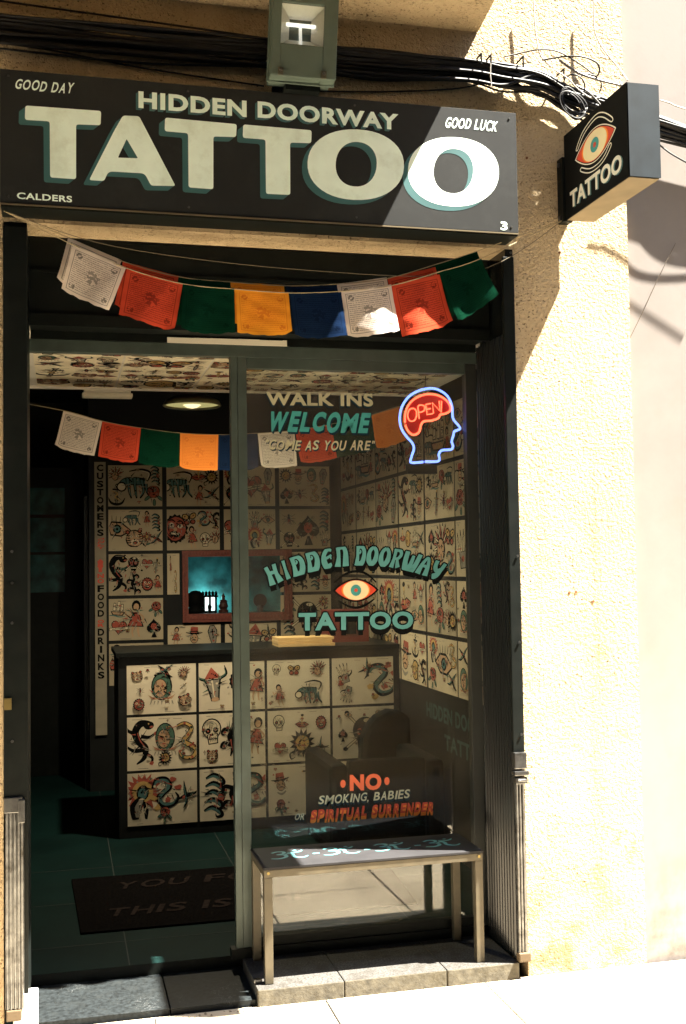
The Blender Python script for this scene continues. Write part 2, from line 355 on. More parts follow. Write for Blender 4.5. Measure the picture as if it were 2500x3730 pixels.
def casual(body, bold, jit=.05, rs=1):
    """the same, letter by letter with a sign-painter's small jumps of size, tilt and baseline"""
    rnd = random.Random(rs); vs, fs = [], []
    x = 0.
    for ch in body:
        if ch == ' ': x += .42; continue
        g, f = glyphs(ch, bold)
        narrow = {'I': .2, "'": .14, ',': .14, '"': .3, 'W': 1.05, 'M': .9, 'L': .55, 'E': .56, 'S': .6, '.': .16, 'O': .78, 'C': .7}.get(ch, .66)
        h = 1 + rnd.uniform(-jit, jit); dy = rnd.uniform(-jit, jit); rot = rnd.uniform(-jit, jit)*.8
        if ch in '",\'': h = .3; dy = .72
        if ch == ',': dy = -.16
        if ch == '.': h = .2
        o = len(vs)
        for u, v in g:
            uu, vv = u*narrow, v*h+dy; vs.append((x+uu-rot*vv, vv+rot*uu*.5))
        fs += [tuple(o+i for i in q) for q in f]; x += narrow+.13
    x0, x1 = min(v[0] for v in vs), max(v[0] for v in vs); y0, y1 = min(v[1] for v in vs), max(v[1] for v in vs)
    return ([((a-x0)/(x1-x0), (b-y0)/(y1-y0)) for a, b in vs], fs)

def frame(p0, p1, h, shear=0., up=Vector((0,0,1)), lift=0.):
    """maps the unit box to a rectangle with baseline p0-p1 and height h; lift moves it along the face normal"""
    p0, p1 = Vector(p0), Vector(p1); d = p1-p0; U = d.normalized(); N = U.cross(up).normalized(); V = N.cross(U)
    def fr(u, v): return p0 + d*u + V*(v*h) + U*(v*shear*h) + N*lift
    return fr
def put_text(name, vf, a, b, hpx, m, parent, ax='y', val=0., shear=0., lift=.0006, shade=None, sh=(-.01,-.01), steps=3, label=None):
    """lettering laid on the plane ax=val: a,b are photo pixels of the baseline's ends"""
    P0, P1 = at(*a, ax, val), at(*b, ax, val)
    T = at(a[0], a[1]-hpx, ax, val); h = (T-P0).length
    fr = frame(P0, P1, h, shear, lift=lift)
    mb = MB(); mb.add2d(vf, fr); ob = mb.build(name, m, parent, label=label)
    if shade:
        U = (P1-P0).normalized(); N = U.cross(Vector((0,0,1))).normalized(); V = N.cross(U)
        ms = MB()
        for i in range(1, steps+1):
            t = i/steps; ms.add2d(vf, lambda u, v: fr(u, v) + U*(sh[0]*t) + V*(sh[1]*t) - N*(.0001*i))
        so_ = ms.build('letter_shade', shade, ob if False else parent)
    return ob

def ribbon(pts, wid, n=6, smooth=True):
    """2D stroke of varying width -> list of quads"""
    p = spline([(a, b, 0) for a, b in pts], n) if smooth else [Vector((a, b, 0)) for a, b in pts]
    k = len(p); L, Rr = [], []
    for i in range(k):
        t = (p[min(i+1,k-1)]-p[max(i-1,0)]); t = t.normalized() if t.length else Vector((1,0,0)); q = Vector((-t.y, t.x, 0))
        s = i/(k-1)*(len(wid)-1); j = min(int(s), len(wid)-2) if len(wid) > 1 else 0
        w = wid[0] if len(wid) == 1 else wid[j]+(wid[j+1]-wid[j])*(s-j)
        L.append(p[i]+q*w*.5); Rr.append(p[i]-q*w*.5)
    vs = [(a.x, a.y) for a in L]+[(a.x, a.y) for a in Rr]
    return vs, [(i, k+i, k+i+1, i+1) for i in range(k-1)]

# ------------------------------------------------------------------ ground and street
Y_G = .36          # plane of the shop window
XL, XR = -.196, 1.744   # the doorway opening in the facade
ZH = 2.835         # its head
mb = MB(); mb.box((-40,-1.75,-.3),(40,.0,0)); struct('sidewalk', mb, GROUND)
mb = MB(); mb.face([(-60,-60,-.12),(60,-60,-.12),(60,20,-.12),(-60,20,-.12)]); struct('road', mb, ROAD)
mb = MB()
for i in range(-8, 14):     # joints between the paving slabs, 5 mm wide
    x = i*.62+.31; mb.face([(x,-1.74,.004),(x+.005,-1.74,.004),(x+.011,-.014,.004),(x+.006,-.014,.004)])
for y in (-.62, -1.24): mb.face([(-6,y,.0045),(9,y,.0045),(9,y+.005,.0045),(-6,y+.005,.0045)])
struct('paving_joints', mb, mat('joint_grit', (.012, .010, .007), .95))
mb = MB(); mb.box((-3,.37,-.3),(4,8,.065)); struct('shop_floor', mb, FLOORM)
mb = MB()
for x in (-.35, .25, .85, 1.45): mb.box((x,.372,.0651),(x+.004,3.9,.0656))
for y in (.66, 1.26, 1.86): mb.box((-.9,y,.0657),(1.98,y+.004,.0661))
struct('floor_joints', mb, mat('floor_grout', (.010,.016,.015), .9))

# ------------------------------------------------------------------ the shop's building
bd = thing('shop_building', (0,0,0), 'ochre stucco building whose ground floor is the tattoo shop', 'building')
mb = MB(); mb.box((-9,0,-.2),(XL,.17,9)); mb.box((XL,0,ZH),(XR,.17,9)); mb.box((XR,0,-.2),(2.246,.17,9))
fac = mb.build('facade_wall', OCHRE, bd)
mb = MB(); zb = 3.70; p = at(1813,0,'z',zb)
mb.hexa([(-9,-1.0,zb),(1.50,-1.0,zb),(1.615,-.001,zb),(-9,-.001,zb),(-9,-1.0,zb+.16),(1.50,-1.0,zb+.16),(1.615,-.001,zb+.16),(-9,-.001,zb+.16)])
mb.build('balcony_slab', OCHRE, bd)
# small plug holes and a nail in the pillar
for px, py in ((2076,2158),(2099,2156),(2162,2190),(2040,920),(1920,575)):
    c = at(px, py, 'y', -.002); mb = MB(); mb.lathe([(0,0),(.0052,0),(.0052,.004),(0,.004)], (0,0,0), 10)
    mb.v = [(c.x+x, c.y+z, c.z+y) for x, y, z in mb.v]; mb.build('plug_hole', mat('rusty_hole', (.16,.06,.02), .9), bd)
# interior shell: back wall with the hatch opening, side walls, ceilings
hx0, hz0 = .868, 1.262; hx1, hz1 = 1.555, 1.664; YB = 3.90; XW = 1.985
mb = MB()
mb.box((.27,YB,0),(hx0,YB+.08,3.1)); mb.box((hx1,YB,0),(XW,YB+.08,3.1)); mb.box((hx0,YB,0),(hx1,YB+.08,hz0)); mb.box((hx0,YB,hz1),(hx1,YB+.08,3.1))
mb.box((.19,YB,0),(.27,5.6,3.1)); mb.box((-.9,5.6,0),(.27,5.68,3.1))
mb.build('back_wall', BLKWALL, bd)
mb = MB(); mb.box((XW,.38,0),(XW+.1,4.0,3.1)); mb.build('side_wall', BLKWALL, bd)
mb = MB(); mb.box((-1.0,.38,0),(-.9,5.68,3.1)); mb.box((-.9,.40,0),(XL-.005,.5,3.1)); mb.build('side_wall', BLKWALL, bd)
ZC = 2.545
mb = MB(); mb.box((-.9,.38,ZC),(XW,1.90,ZC+.1)); mb.build('low_ceiling', CEILW, bd)
mb = MB(); mb.box((-.9,1.90,ZC-.012),(XW,1.93,ZC+.10)); mb.build('ceiling_edge', CEILW, bd)
mb = MB(); mb.box((-.9,1.93,2.98),(XW,5.68,3.06)); mb.box((-.9,1.90,ZC+.1),(XW,1.93,3.06)); mb.build('high_ceiling', BLKWALL, bd)
mb = MB(); mb.box((-9,.171,3.2),(2.246,5.68,3.35)); mb.box((-9,5.69,-.2),(2.246,5.8,3.35)); mb.build('upper_floor', OPPO, bd)
mb = MB(); mb.box((hx0-.25,4.36,.9),(hx1+.25,4.40,2.2)); mb.box((hx0-.3,YB+.08,.9),(hx0-.25,4.8,2.2)); mb.box((hx1+.25,YB+.08,.9),(hx1+.3,4.8,2.2))
mb.box((hx0-.3,YB+.08,2.2),(hx1+.3,4.8,2.25)); mb.build('niche_wall', TEALW, bd)
mb = MB(); mb.box((hx0-.25,YB+.08,hz0-.06),(hx1+.25,4.355,hz0-.012)); mb.build('niche_sill', mat('sill', (.06,.08,.08), .5), bd)
# neighbouring building on the right and the houses over the road
nb = thing('neighbour_building', (2.25,.02,0), 'smooth pale cream building beside the ochre stucco pillar', 'building')
mb = MB(); mb.box((2.2465,.022,-.2),(14,.3,9)); mb.build('facade_wall', PALE, nb)
ob = thing('opposite_building', (0,-6.4,0), 'shaded brown house across the narrow street', 'building')
mb = MB()
xs = [-14+1.9*i for i in range(17)]
mb.box((-16,-6.9,-.2),(18,-6.4,14)); mb.build('facade_wall', OPPO, ob)
for x in xs:
    for z in (.05, 3.6, 6.8):
        m2 = MB(); m2.box((x,-6.42,z),(x+.95,-6.36,z+2.2)); m2.build('shutter', mat('dark_shutter', (.05,.06,.05), .6), ob)

# ------------------------------------------------------------------ doorway: threshold, step, jamb block
th = thing('threshold_slab', (.25,.2,0), 'dark marble threshold slab in the open doorway', 'threshold')
mb = MB(); mb.box((XL+.075,.012,-.05),(.372,.369,.022)); mb.box((.376,.012,-.05),(.684,.369,.021)); mb.build('slab', SLATE, th, bevel=.002)
mb = MB(); mb.box((-.15,.369,-.05),(.70,.3695,.064)); mb.build('riser', BLACK, th)
jb = MB(); a = at(222/3.136, 3150+1300/3.136, 'y', .03)
jb.box((-.165,.0,.0),(-.083,.055,.128)); tag(jb.build('jamb_block', WHITEST, bevel=.004, base=(-.12,.03,0)), 'small white block at the foot of the left guide rail', 'stone block')
sp = thing('door_step', (1.2,.15,0), 'long worn stone step under the black bench', 'step')
cuts = [.686, 1.01, 1.41, 1.703]
for i in range(3):
    mb = MB(); mb.box((cuts[i]+.0015,-.012+.002*(i%2),-.05),(cuts[i+1]-.0015,.355,.061), 0)
    o = mb.build('step_stone', [STONE, STONEF], sp, bevel=.004)
    for pl in o.data.polygons:
        if pl.normal.y < -.6 or pl.normal.x < -.6: pl.material_index = 1  # front and left faces take a separate stone tone

rg = random.Random(12); mb = MB()
for i in range(420):
    x = rg.choice((rg.uniform(1.70,3.4), rg.uniform(.66,1.75), rg.uniform(-.3,.7))); y = -abs(rg.gauss(0,.035))-.012; r = rg.uniform(.0015,.006)
    P = [(x+r*rg.uniform(.6,1.3)*math.cos(a), y+r*rg.uniform(.6,1.3)*math.sin(a)) for a in (0,1.3,2.5,3.8,5.0)]
    b_ = [Vector((u,v,.0005)) for u, v in P]; t_ = Vector((x,y,r*.9)); 
    for k in range(5): mb.face([b_[k], b_[(k+1)%5], t_])
tag(mb.build('wall_foot_grit', mat('grit', (.16,.12,.075), .95, var=.5, scale=40)), 'loose crumbs of plaster and grit along the foot of the wall', 'grit', kind='stuff')

# ------------------------------------------------------------------ roller shutter guides (both sides), shutter box
def ribs(mb, x0, x1, y0, y1, z0, z1, n, out):
    """vertical corrugation on a plane facing +-x"""
    prof = []
    for i in range(n):
        a = y0+(y1-y0)*i/n; b = y0+(y1-y0)*(i+1)/n; m_ = a+(b-a)*.62
        prof += [(x0, a), (x0+out*.8, a+(m_-a)*.25), (x0+out, (a+m_)/2), (x0+out*.8, a+(m_-a)*.75), (x0, m_)]
    prof.append((x0, y1))
    for (xa, ya), (xb, yb) in zip(prof, prof[1:]): mb.face([(xa,ya,z0),(xb,yb,z0),(xb,yb,z1),(xa,ya,z1)])
g = thing('shutter_guide', (XR-.03,0,0), 'black ribbed shutter rail and reveal on the right of the doorway', 'shutter rail')
mb = MB(); mb.box((1.712,.004,.82),(1.7435,.30,ZH)); mb.box((1.712,.022,.065),(1.7435,.345,.82)); ribs(mb, 1.711, 0, .03, .335, .065, 2.50, 11, -.011); mb.build('reveal_panel', mat('glossy_black', (.006,.007,.0065), .24, var=.2, spec=.5), g)
mb = MB(); mb.box((1.694,-.016,.86),(1.741,.003,2.80)); mb.build('upper_rail', BLACK, g, bevel=.003)
mb = MB()
mb.box((1.698,-.012,.10),(1.738,.002,.75))
for x in (1.700, 1.7125, 1.7255): mb.tube([(x+.004,-.015,.10),(x+.004,-.015,.75)], .0055, 8)
mb.build('lower_rail', STEEL, g)
mb = MB(); mb.box((1.692,-.034,.80),(1.742,.0,.862)); mb.box((1.688,-.040,.775),(1.748,-.004,.792)); mb.box((1.694,-.036,.742),(1.743,.0,.768)); mb.tube([(1.70,-.04,.757),(1.735,-.043,.757)], .006)
mb.build('lock_clasp', STEEL, g, bevel=.003)
mb = MB(); mb.box((1.696,-.03,.066),(1.744,.004,.10)); mb.build('foot_cap', mat('rusty_brown', (.07,.045,.02), .7), g, bevel=.004)
for z in (2.815, 1.62, 1.285, .93):
    m2 = MB(); m2.tube([(1.728,-.018,z),(1.728,-.022,z)], .005, 10); m2.build('screw', STEEL, g)
g = thing('shutter_guide', (XL+.04,0,0), 'black shutter rail with bare steel lower half on the left of the doorway', 'shutter rail')
mb = MB(); mb.box((XL+.002,-.012,.80),(-.113,.004,ZH-.02)); mb.box((XL+.004,.004,.06),(-.113,.335,ZH)); mb.build('upper_rail', BLACK, g, bevel=.002)
mb = MB(); mb.box((-.19,-.008,.085),(-.128,.003,.752))
for x in (-.184,-.172,-.158,-.145,-.134): mb.tube([(x,-.010,.085),(x,-.010,.752)], .0048, 8)
mb.build('lower_rail', STEEL, g)
mb = MB(); mb.box((-.194,-.024,.755),(-.132,.0,.808)); mb.box((-.146,-.030,.72),(-.124,-.004,.80)); mb.build('lock_clasp', STEEL, g, bevel=.003)
mb = MB(); mb.box((-.188,-.018,.045),(-.136,.003,.082)); mb.build('foot_cap', mat('rusty_brown', (.07,.045,.02), .7), g, bevel=.004)
mb = MB(); mb.box((-.193,-.02,1.11),(-.168,-.012,1.15)); mb.build('latch_plate', mat('brass', (.25,.19,.07), .4, metal=.8), g)
for z in (1.66, 1.55, 1.41, 1.00):
    m2 = MB(); m2.tube([(-.166,-.012,z),(-.166,-.017,z)], .0052, 10); m2.build('screw', STEEL, g)
t = thing('shutter_box', (.8,.2,2.5), 'black roller shutter housing across the top of the doorway', 'shutter housing')
mb = MB(); mb.box((-.110,.172,2.515),(1.705,.345,2.83)); mb.build('housing', BLACK, t)
mb = MB(); mb.box((-.110,.164,2.500),(1.705,.171,2.545)); mb.box((-.110,.166,2.70),(1.705,.171,2.712)); mb.build('front_lip', BLACK, t)
mb = MB(); mb.box((-.110,.346,2.462),(1.705,.352,2.83)); mb.box((-.110,.33,2.484),(1.705,.3455,2.5145)); mb.build('filler_strip', BLACK, t)

# ------------------------------------------------------------------ shop front: frame, window, lettering on the glass
sf = thing('shopfront', (.8,Y_G,0), 'grey aluminium shop front with open door and lettered window', 'shop front')
y0, y1 = Y_G-.022, Y_G+.022
xm0, xm1, xr0, xr1 = at(837,1300,'y',Y_G).x, at(895,1300,'y',Y_G).x, at(1690,1400,'y',Y_G).x, 1.708
zt0, zt1 = at(400,1290,'y',Y_G).z, at(400,1246,'y',Y_G).z
mb = MB(); mb.box((xm0,y0,.10),(xm0+.026,y1,zt0)); mb.box((xm0+.0275,y0+.003,.10),(xm1,y1,zt0)); mb.build('mullion', ALU, sf, bevel=.0015)
mb = MB(); mb.box((-.115,y0,zt0),(1.709,y1,zt1)); mb.build('head_rail', ALU, sf, bevel=.0015)
gz1 = at(1200,1352,'y',Y_G).z
mb = MB(); mb.box((xm1+.001,y0+.005,gz1),(xr0-.001,y1-.005,zt0-.001)); mb.build('top_rail', ALU, sf, bevel=.0015)
mb = MB(); mb.box((xr0,y0,.10),(xr1,y1,zt0-.001)); mb.build('side_stile', mat('dark_stile', (.030,.032,.030), .4, metal=.2), sf, bevel=.0015)
mb = MB(); mb.box((xm0-.02,y0-.008,.062),(1.708,y1,.0995)); mb.box((xm1+.001,y0+.004,.1),(xr0-.001,y1-.004,.135)); mb.build('bottom_rail', BLACK, sf)
mb = MB(); mb.box((xm1,Y_G-.003,.132),(xr0,Y_G+.003,gz1+.004)); mb.build('window_pane', GLASS, sf)
zs = zt1+.001
mb = MB()
xa = -.112
while xa < 1.35:
    xb = xa+random.uniform(.05,.16); h = random.uniform(.004,.009); mb.box((xa,y0-.006,zs),(xb,y1-.01,zs+h)); xa = xb
xa = at(607,1250,'y',Y_G).x; xe = at(1040,1250,'y',Y_G).x
while xa < xe:
    xb = min(xa+random.uniform(.06,.14), xe); mb.box((xa,y0-.012,zs-.002),(xb,y0-.007,zs+.021+random.uniform(-.002,.002))); xa = xb
mb.build('packing_strip', WHITEPL, sf)

G = dict(ax='y', val=Y_G-.0035)
def gtext(name, vf, a, b, h, m, **k): return put_text(name, vf, a, b, h, m, sf, **G, **k)
gtext('lettering', glyphs('WALK INS', .034), (970,1476), (1360,1481), 48, mat('aged_cream', (.36,.345,.23), .6), shade=NAVY, sh=(-.004,-.008), steps=2)
gtext('lettering', casual('WELCOME', .05, .05, 3), (972,1572), (1338,1580), 78, TEALD, shear=.22, shade=NAVY, sh=(.004,-.009), steps=2)
gtext('lettering', casual('"COME AS YOU ARE"', .022, .04, 5), (962,1640), (1360,1643), 40, mat('aged_cream2', (.40,.375,.25), .6), shear=.22, shade=NAVY, sh=(.003,-.006), steps=2)
# arch HIDDEN DOORWAY: fat-footed letters drawn as tapering strokes, bent on an arc
AG = {
 'H': (.9, [([(.22,1),(.26,.55),(.20,0)],(.20,.20,.36)), ([(.74,1),(.70,.5),(.78,0)],(.20,.20,.36)), ([(.22,.55),(.45,.62),(.72,.55)],(.10,.16,.10))]),
 'I': (.5, [([(.5,1),(.47,.5),(.5,0)],(.30,.26,.48))]),
 'D': (.88, [([(.24,1),(.26,.5),(.22,0)],(.24,.20,.36)), ([(.12,.93),(.55,.96),(.80,.72),(.80,.35),(.60,.08),(.15,.07)],(.16,.17,.24,.32,.30,.20)), ([(.40,.62),(.50,.70),(.44,.80)],(.09,.10,.04))]),
 'E': (.85, [([(.82,.88),(.55,.95),(.27,.70),(.25,.35),(.45,.08),(.80,.20)],(.10,.17,.24,.34,.30,.12)), ([(.30,.52),(.55,.56),(.80,.66)],(.13,.12,.09)), ([(.80,.66),(.74,.54),(.80,.46)],(.07,.09,.06))]),
 'N': (.9, [([(.22,1),(.26,.5),(.18,0)],(.22,.20,.38)), ([(.20,.92),(.55,.97),(.74,.72),(.78,0)],(.16,.17,.24,.40))]),
 'O': (.92, [([(.5,.95),(.24,.75),(.20,.35),(.5,.10),(.80,.35),(.76,.75),(.5,.95)],(.13,.22,.34,.22,.34,.22,.13))]),
 'R': (.88, [([(.24,1),(.26,.5),(.20,0)],(.24,.20,.36)), ([(.15,.93),(.60,.95),(.78,.74),(.58,.52),(.32,.50)],(.15,.16,.22,.14,.08)), ([(.52,.52),(.66,.25),(.80,.02)],(.14,.24,.34)),]),
 'W': (1.25, [([(.14,1),(.17,.45),(.33,.07),(.54,.30),(.56,.85)],(.22,.24,.34,.22,.14)), ([(.54,.35),(.70,.07),(.86,.40),(.92,1)],(.20,.34,.24,.20))]),
 'A': (.95, [([(.18,0),(.26,.55),(.50,.95),(.74,.55),(.84,0)],(.40,.22,.13,.22,.38)), ([(.28,.42),(.5,.50),(.72,.42)],(.09,.13,.09))]),
 'Y': (.95, [([(.18,1),(.24,.66),(.50,.48),(.74,.66)],(.24,.24,.18,.16)), ([(.82,1),(.76,.60),(.66,.28),(.34,.08)],(.22,.22,.30,.30))]),
}
def arch_poly(word, x0, x1, pad=.06):
    tot = sum(AG[c][0] for c in word)+pad*(len(word)-1); k = (x1-x0)/tot; x = x0; out = []
    for c in word:
        w, st = AG[c]
        for pts, wd in st:
            vs, fs = ribbon(pts, tuple(q*1.22 for q in wd), 7)
            out.append(([(x+k*w*u, min(max(v,0.),1.)) for u, v in vs], fs))
        x += k*(w+pad)
    return out
def q3(a, b, c, t): return a*(1-t)*(1-2*t)+4*b*t*(1-t)+c*t*(2*t-1)
def arch(u, v, grow=0.):
    s = .4974
    bx, by = q3(130,760,1355,u), q3(375,222,335,u)
    tx, ty = q3(70,770,1430,u), q3(245,78,215,u)
    px, py = bx+(tx-bx)*v, by+(ty-by)*v
    return at(920+px*s, 1950+py*s, 'y', Y_G-.0035)
polys = arch_poly('HIDDEN', 0, .455)+arch_poly('DOORWAY', .488, 1)
ms = MB(); mt = MB()
for j, (vs, fs) in enumerate(polys):
    mt.add2d((vs, fs), lambda u, v: arch(u, v)+Vector((0,-.0012-.00001*j,0)))
    for i in range(1, 4):
        ms.add2d((vs, fs), lambda u, v: arch(u, v)+Vector((.0016*i,-.0007+.00008*i+.000001*j,-.0075*i)))
for i in range(14):   # dark outline band behind the letters
    pass
ob_ = []
for k_ in range(8):
    gx, gz = .006*math.cos(k_*math.pi/4), .006*math.sin(k_*math.pi/4)
    for j, (vs, fs) in enumerate(polys): ms.add2d((vs, fs), lambda u, v: arch(u, v)+Vector((gx,-.0003-.00001*k_-.000001*j,gz)))
mt.build('lettering', TEAL, sf); ms.build('letter_shade', INK, sf)
vf = glyphs('TATTOO', .042)
gtext('lettering', vf, (1088,2298), (1506,2291), 66, TEAL, lift=.0012)
o = MB()
P0, P1 = at(1088,2298,'y',Y_G-.0035), at(1506,2291,'y',Y_G-.0035); h = (at(1088,2232,'y',Y_G-.0035)-P0).length
for k_ in range(8): o.add2d(vf, lambda u, v: frame(P0, P1, h)(u, v)+Vector((.006*math.cos(k_*.785),-.0003-.00001*k_,.006*math.sin(k_*.785))))
for i in range(1, 4): o.add2d(vf, lambda u, v: frame(P0, P1, h)(u, v)+Vector((0,-.0006+.00005*i,-.0075*i)))
o.build('letter_shade', INK, sf)
def eye(parent, f, name='eye_emblem', line=INK, outline=None):
    """almond eye emblem; f(u,v,lift) maps u in [-1,1], v in [-.5,.5]"""
    def alm(w, hh, n=20, cut=None):
        top = [(-w+2*w*i/n, hh*math.sin(math.pi*i/n)**.85) for i in range(n+1)]; return top+[(x, -y) for x, y in top[-2:0:-1]]
    M_ = [CREAM, REDP, ORANGEP, TEALD, line]; mb = MB()
    mb.face([f(u, v, .0) for u, v in alm(1.12, .56)], 4)
    mb.face([f(u, v, .0002) for u, v in alm(1.0, .48)], 1)
    def clipx(P, w): return [(max(-w, min(w, u)), v) for u, v in P]
    el = lambda a, b: [(a*math.cos(t*.1571), b*math.sin(t*.1571)) for t in range(40)]
    mb.face([f(u, v, .0004) for u, v in el(.70, .462)], 2)
    mb.face([f(u, v, .0006) for u, v in el(.63, .462)], 0)
    for r, mi, l_ in ((.27,3,.0008),(.09,1,.001)):
        mb.face([f(r*math.cos(a*.314)*.95, r*math.sin(a*.314), l_) for a in range(20)], mi)
    for pts, w_ in (([(-1.05,.38),(-.5,.78),(.05,.90),(.55,.76),(1.0,.36)],.12), ([(-.85,-.48),(-.35,-.76),(.1,-.82),(.55,-.66),(.88,-.44)],.12)):
        vs, fs = ribbon(pts, (w_*.5, w_, w_, w_*.5)); mb.add2d((vs, fs), lambda u, v: f(u, v, .0001), 4)
    return mb.build(name, M_, parent)
def feye(u, v, l_):
    c = at(1297,2150,'y',Y_G-.0035); return c+Vector((u*.0865, -.0004-l_, v*.086))
eye(sf, feye)
NOF = mat('red_orange_lettering', (.62,.10,.03), .5)
gtext('lettering', glyphs('NO', .05), (1275,2882), (1390,2876), 60, NOF, lift=.0006)
mb = MB()
for px, py in ((1250,2855),(1410,2845)):
    mb = MB(); c = at(px, py, 'y', Y_G-.0042); mb.face([(c.x+.011*math.cos(a*.3927), c.y, c.z+.016*math.sin(a*.3927)) for a in range(16)])
    mb.build('painted_dot', NOF, sf)
gtext('lettering', casual('SMOKING, BABIES', .018, .04, 8), (1158,2936), (1490,2912), 38, mat('grey_cream', (.36,.38,.30), .6), shear=.2, shade=NAVY, sh=(.002,-.010), steps=2)
gtext('lettering', casual('OR', .03, .02, 9), (1072,2988), (1108,2986), 25, mat('grey_cream', (.36,.38,.30), .6), shear=.25, shade=NAVY, sh=(.001,-.008), steps=2)
gtext('lettering', casual('SPIRITUAL', .036, .05, 10), (1130,2988), (1334,2974), 40, REDP, shear=.2, shade=ORANGEP, sh=(-.001,-.014), steps=4)
gtext('lettering', casual('SURRENDER', .036, .05, 11), (1352,2972), (1578,2957), 40, REDP, shear=.2, shade=ORANGEP, sh=(-.001,-.014), steps=4)

# ------------------------------------------------------------------ fascia sign
YS = -.132
fs_ = thing('fascia_sign', (.76,YS,2.85), 'long black TATTOO fascia sign in cream and teal lettering over the doorway', 'sign')
zl, zh = 2.848, 3.328
mb = MB(); mb.box((-.197,YS+.001,zl),(1.712,-.002,zh)); mb.build('sign_box', BLACK, fs_, bevel=.002)
mb = MB(); mb.box((-.1985,YS-.002,zl+.012),(1.7135,YS,zh+.001)); mb.build('sign_face', SIGNB, fs_, bevel=.0008)
mb = MB(); mb.box((-.1985,YS-.0045,zl+.006),(1.7135,YS+.0005,zl+.0105)); mb.build('edge_trim', mat('worn_trim', (.16,.13,.08), .45, metal=.6), fs_)
for x in (-.17, .45, 1.07, 1.685):
    for z in (zl+.035, zh-.022):
        m2 = MB(); m2.tube([(x,YS-.0019,z),(x,YS-.0040,z)], .0042, 10); m2.build('screw', mat('dark_screw', (.05,.05,.048), .4, metal=.6), fs_)
SY = YS-.0022
def c1(x, y): return at(x*.829, y*.829, 'y', SY)
def c2(x, y): return at(1200+x*.829, y*.829, 'y', SY)
def rnd_poly(pts, r, n=3):
    """round the corners of a polygon"""
    out = []; k = len(pts)
    for i in range(k):
        p, a, b = Vector(pts[i]), Vector(pts[i-1]), Vector(pts[(i+1)%k])
        ra = min(r, (a-p).length*.45); rb = min(r, (b-p).length*.45); s_, e_ = p+(a-p).normalized()*ra, p+(b-p).normalized()*rb
        for j in range(n+1):
            t_ = j/n; q = s_*(1-t_)**2+p*2*t_*(1-t_)+e_*t_*t_; out.append((q.x, q.y))
    return out
T1 = [(112,464),(445,488),(443,551),(335,547),(335,788),(221,780),(219,534),(110,527)]
A1 = [(541,508),(612,511),(772,818),(664,816),(641,771),(627,762),(487,754),(473,762),(458,796),(392,792),(505,570)]
A1h = [(557,611),(519,693),(607,696)]
T2 = [(726,517),(1041,546),(1038,603),(938,600),(938,832),(829,824),(827,586),(724,577)]
T3 = [(1069,547),(1370,573),(1368,630),(1275,627),(1276,857),(1169,852),(1167,614),(1067,606)]
def ell(cx, cy, rx, ry, rot=0, n=44, e=2.15):
    o = []
    for i in range(n):
        a = 2*math.pi*i/n; c, s = math.cos(a), math.sin(a); x = rx*math.copysign(abs(c)**(2/e), c); y = ry*math.copysign(abs(s)**(2/e), s)
        o.append((cx+x*math.cos(rot)-y*math.sin(rot), cy+x*math.sin(rot)+y*math.cos(rot)))
    return o
O1, O1i = ell(116,724,212,155,.05), ell(118,722,90,98,.10)
O2, O2i = ell(545,755,200,152,.06), ell(545,752,87,98,.10)
def ringf(mb, o, i, fr, mi=0):
    n = len(o)
    for k in range(n): mb.face([fr(*o[k]), fr(*o[(k+1)%n]), fr(*i[(k+1)%n]), fr(*i[k])], mi)
def big_letters(mb, dx=0, dy=0, lift=0.):
    sh = Vector((dx, -lift, dy))
    f1 = lambda x, y: c1(x, y)+sh
    f2 = lambda x, y: c2(x, y)+sh
    for P in (T1, T2, T3): mb.face([f1(*p) for p in rnd_poly(P, 11)])
    A = rnd_poly(A1, 11); hcx, hcy = 560, 668
    # A with its counter: bridge outer ring to the hole by nearest angle
    Ah = []
    hole = rnd_poly(A1h, 5)
    bm_v = [(p, 0) for p in A]
    from mathutils.geometry import tessellate_polygon
    V3 = [[Vector((x, y, 0)) for x, y in A], [Vector((x, y, 0)) for x, y in hole]]; allp = A+hole
    for tri in tessellate_polygon(V3): mb.face([f1(*allp[i]) for i in tri])
    ringf(mb, O1, O1i, f2); ringf(mb, O2, O2i, f2)
mb = MB(); big_letters(mb, 0, 0, .0012); mb.build('lettering', LETTER, fs_)
mb = MB()
for i in range(1, 7): big_letters(mb, -.021*i/6, -.018*i/6, .0010-.00012*i)
mb.build('letter_shade', TEALSH, fs_)
def stext(vf, a, b, h, m=LETTER, **k): return put_text('lettering', vf, a, b, h, m, fs_, 'y', SY, **k)
stext(glyphs('HIDDEN', .040), (505,393), (899,427), 61, shade=TEALSH, sh=(-.009,-.008), steps=3)
stext(glyphs('DOORWAY', .040), (939,429), (1452,475), 61, shade=TEALSH, sh=(-.009,-.008), steps=3)
stext(casual('GOOD DAY', .022, .04, 21), (52,325), (262,343), 42, shear=.25)
stext(casual('GOOD LUCK', .022, .04, 22), (1620,465), (1808,482), 42, shear=.25)
stext(glyphs('CALDERS', .025), (62,724), (263,738), 24)
stext(glyphs('3', .03), (1824,838), (1849,840), 32)

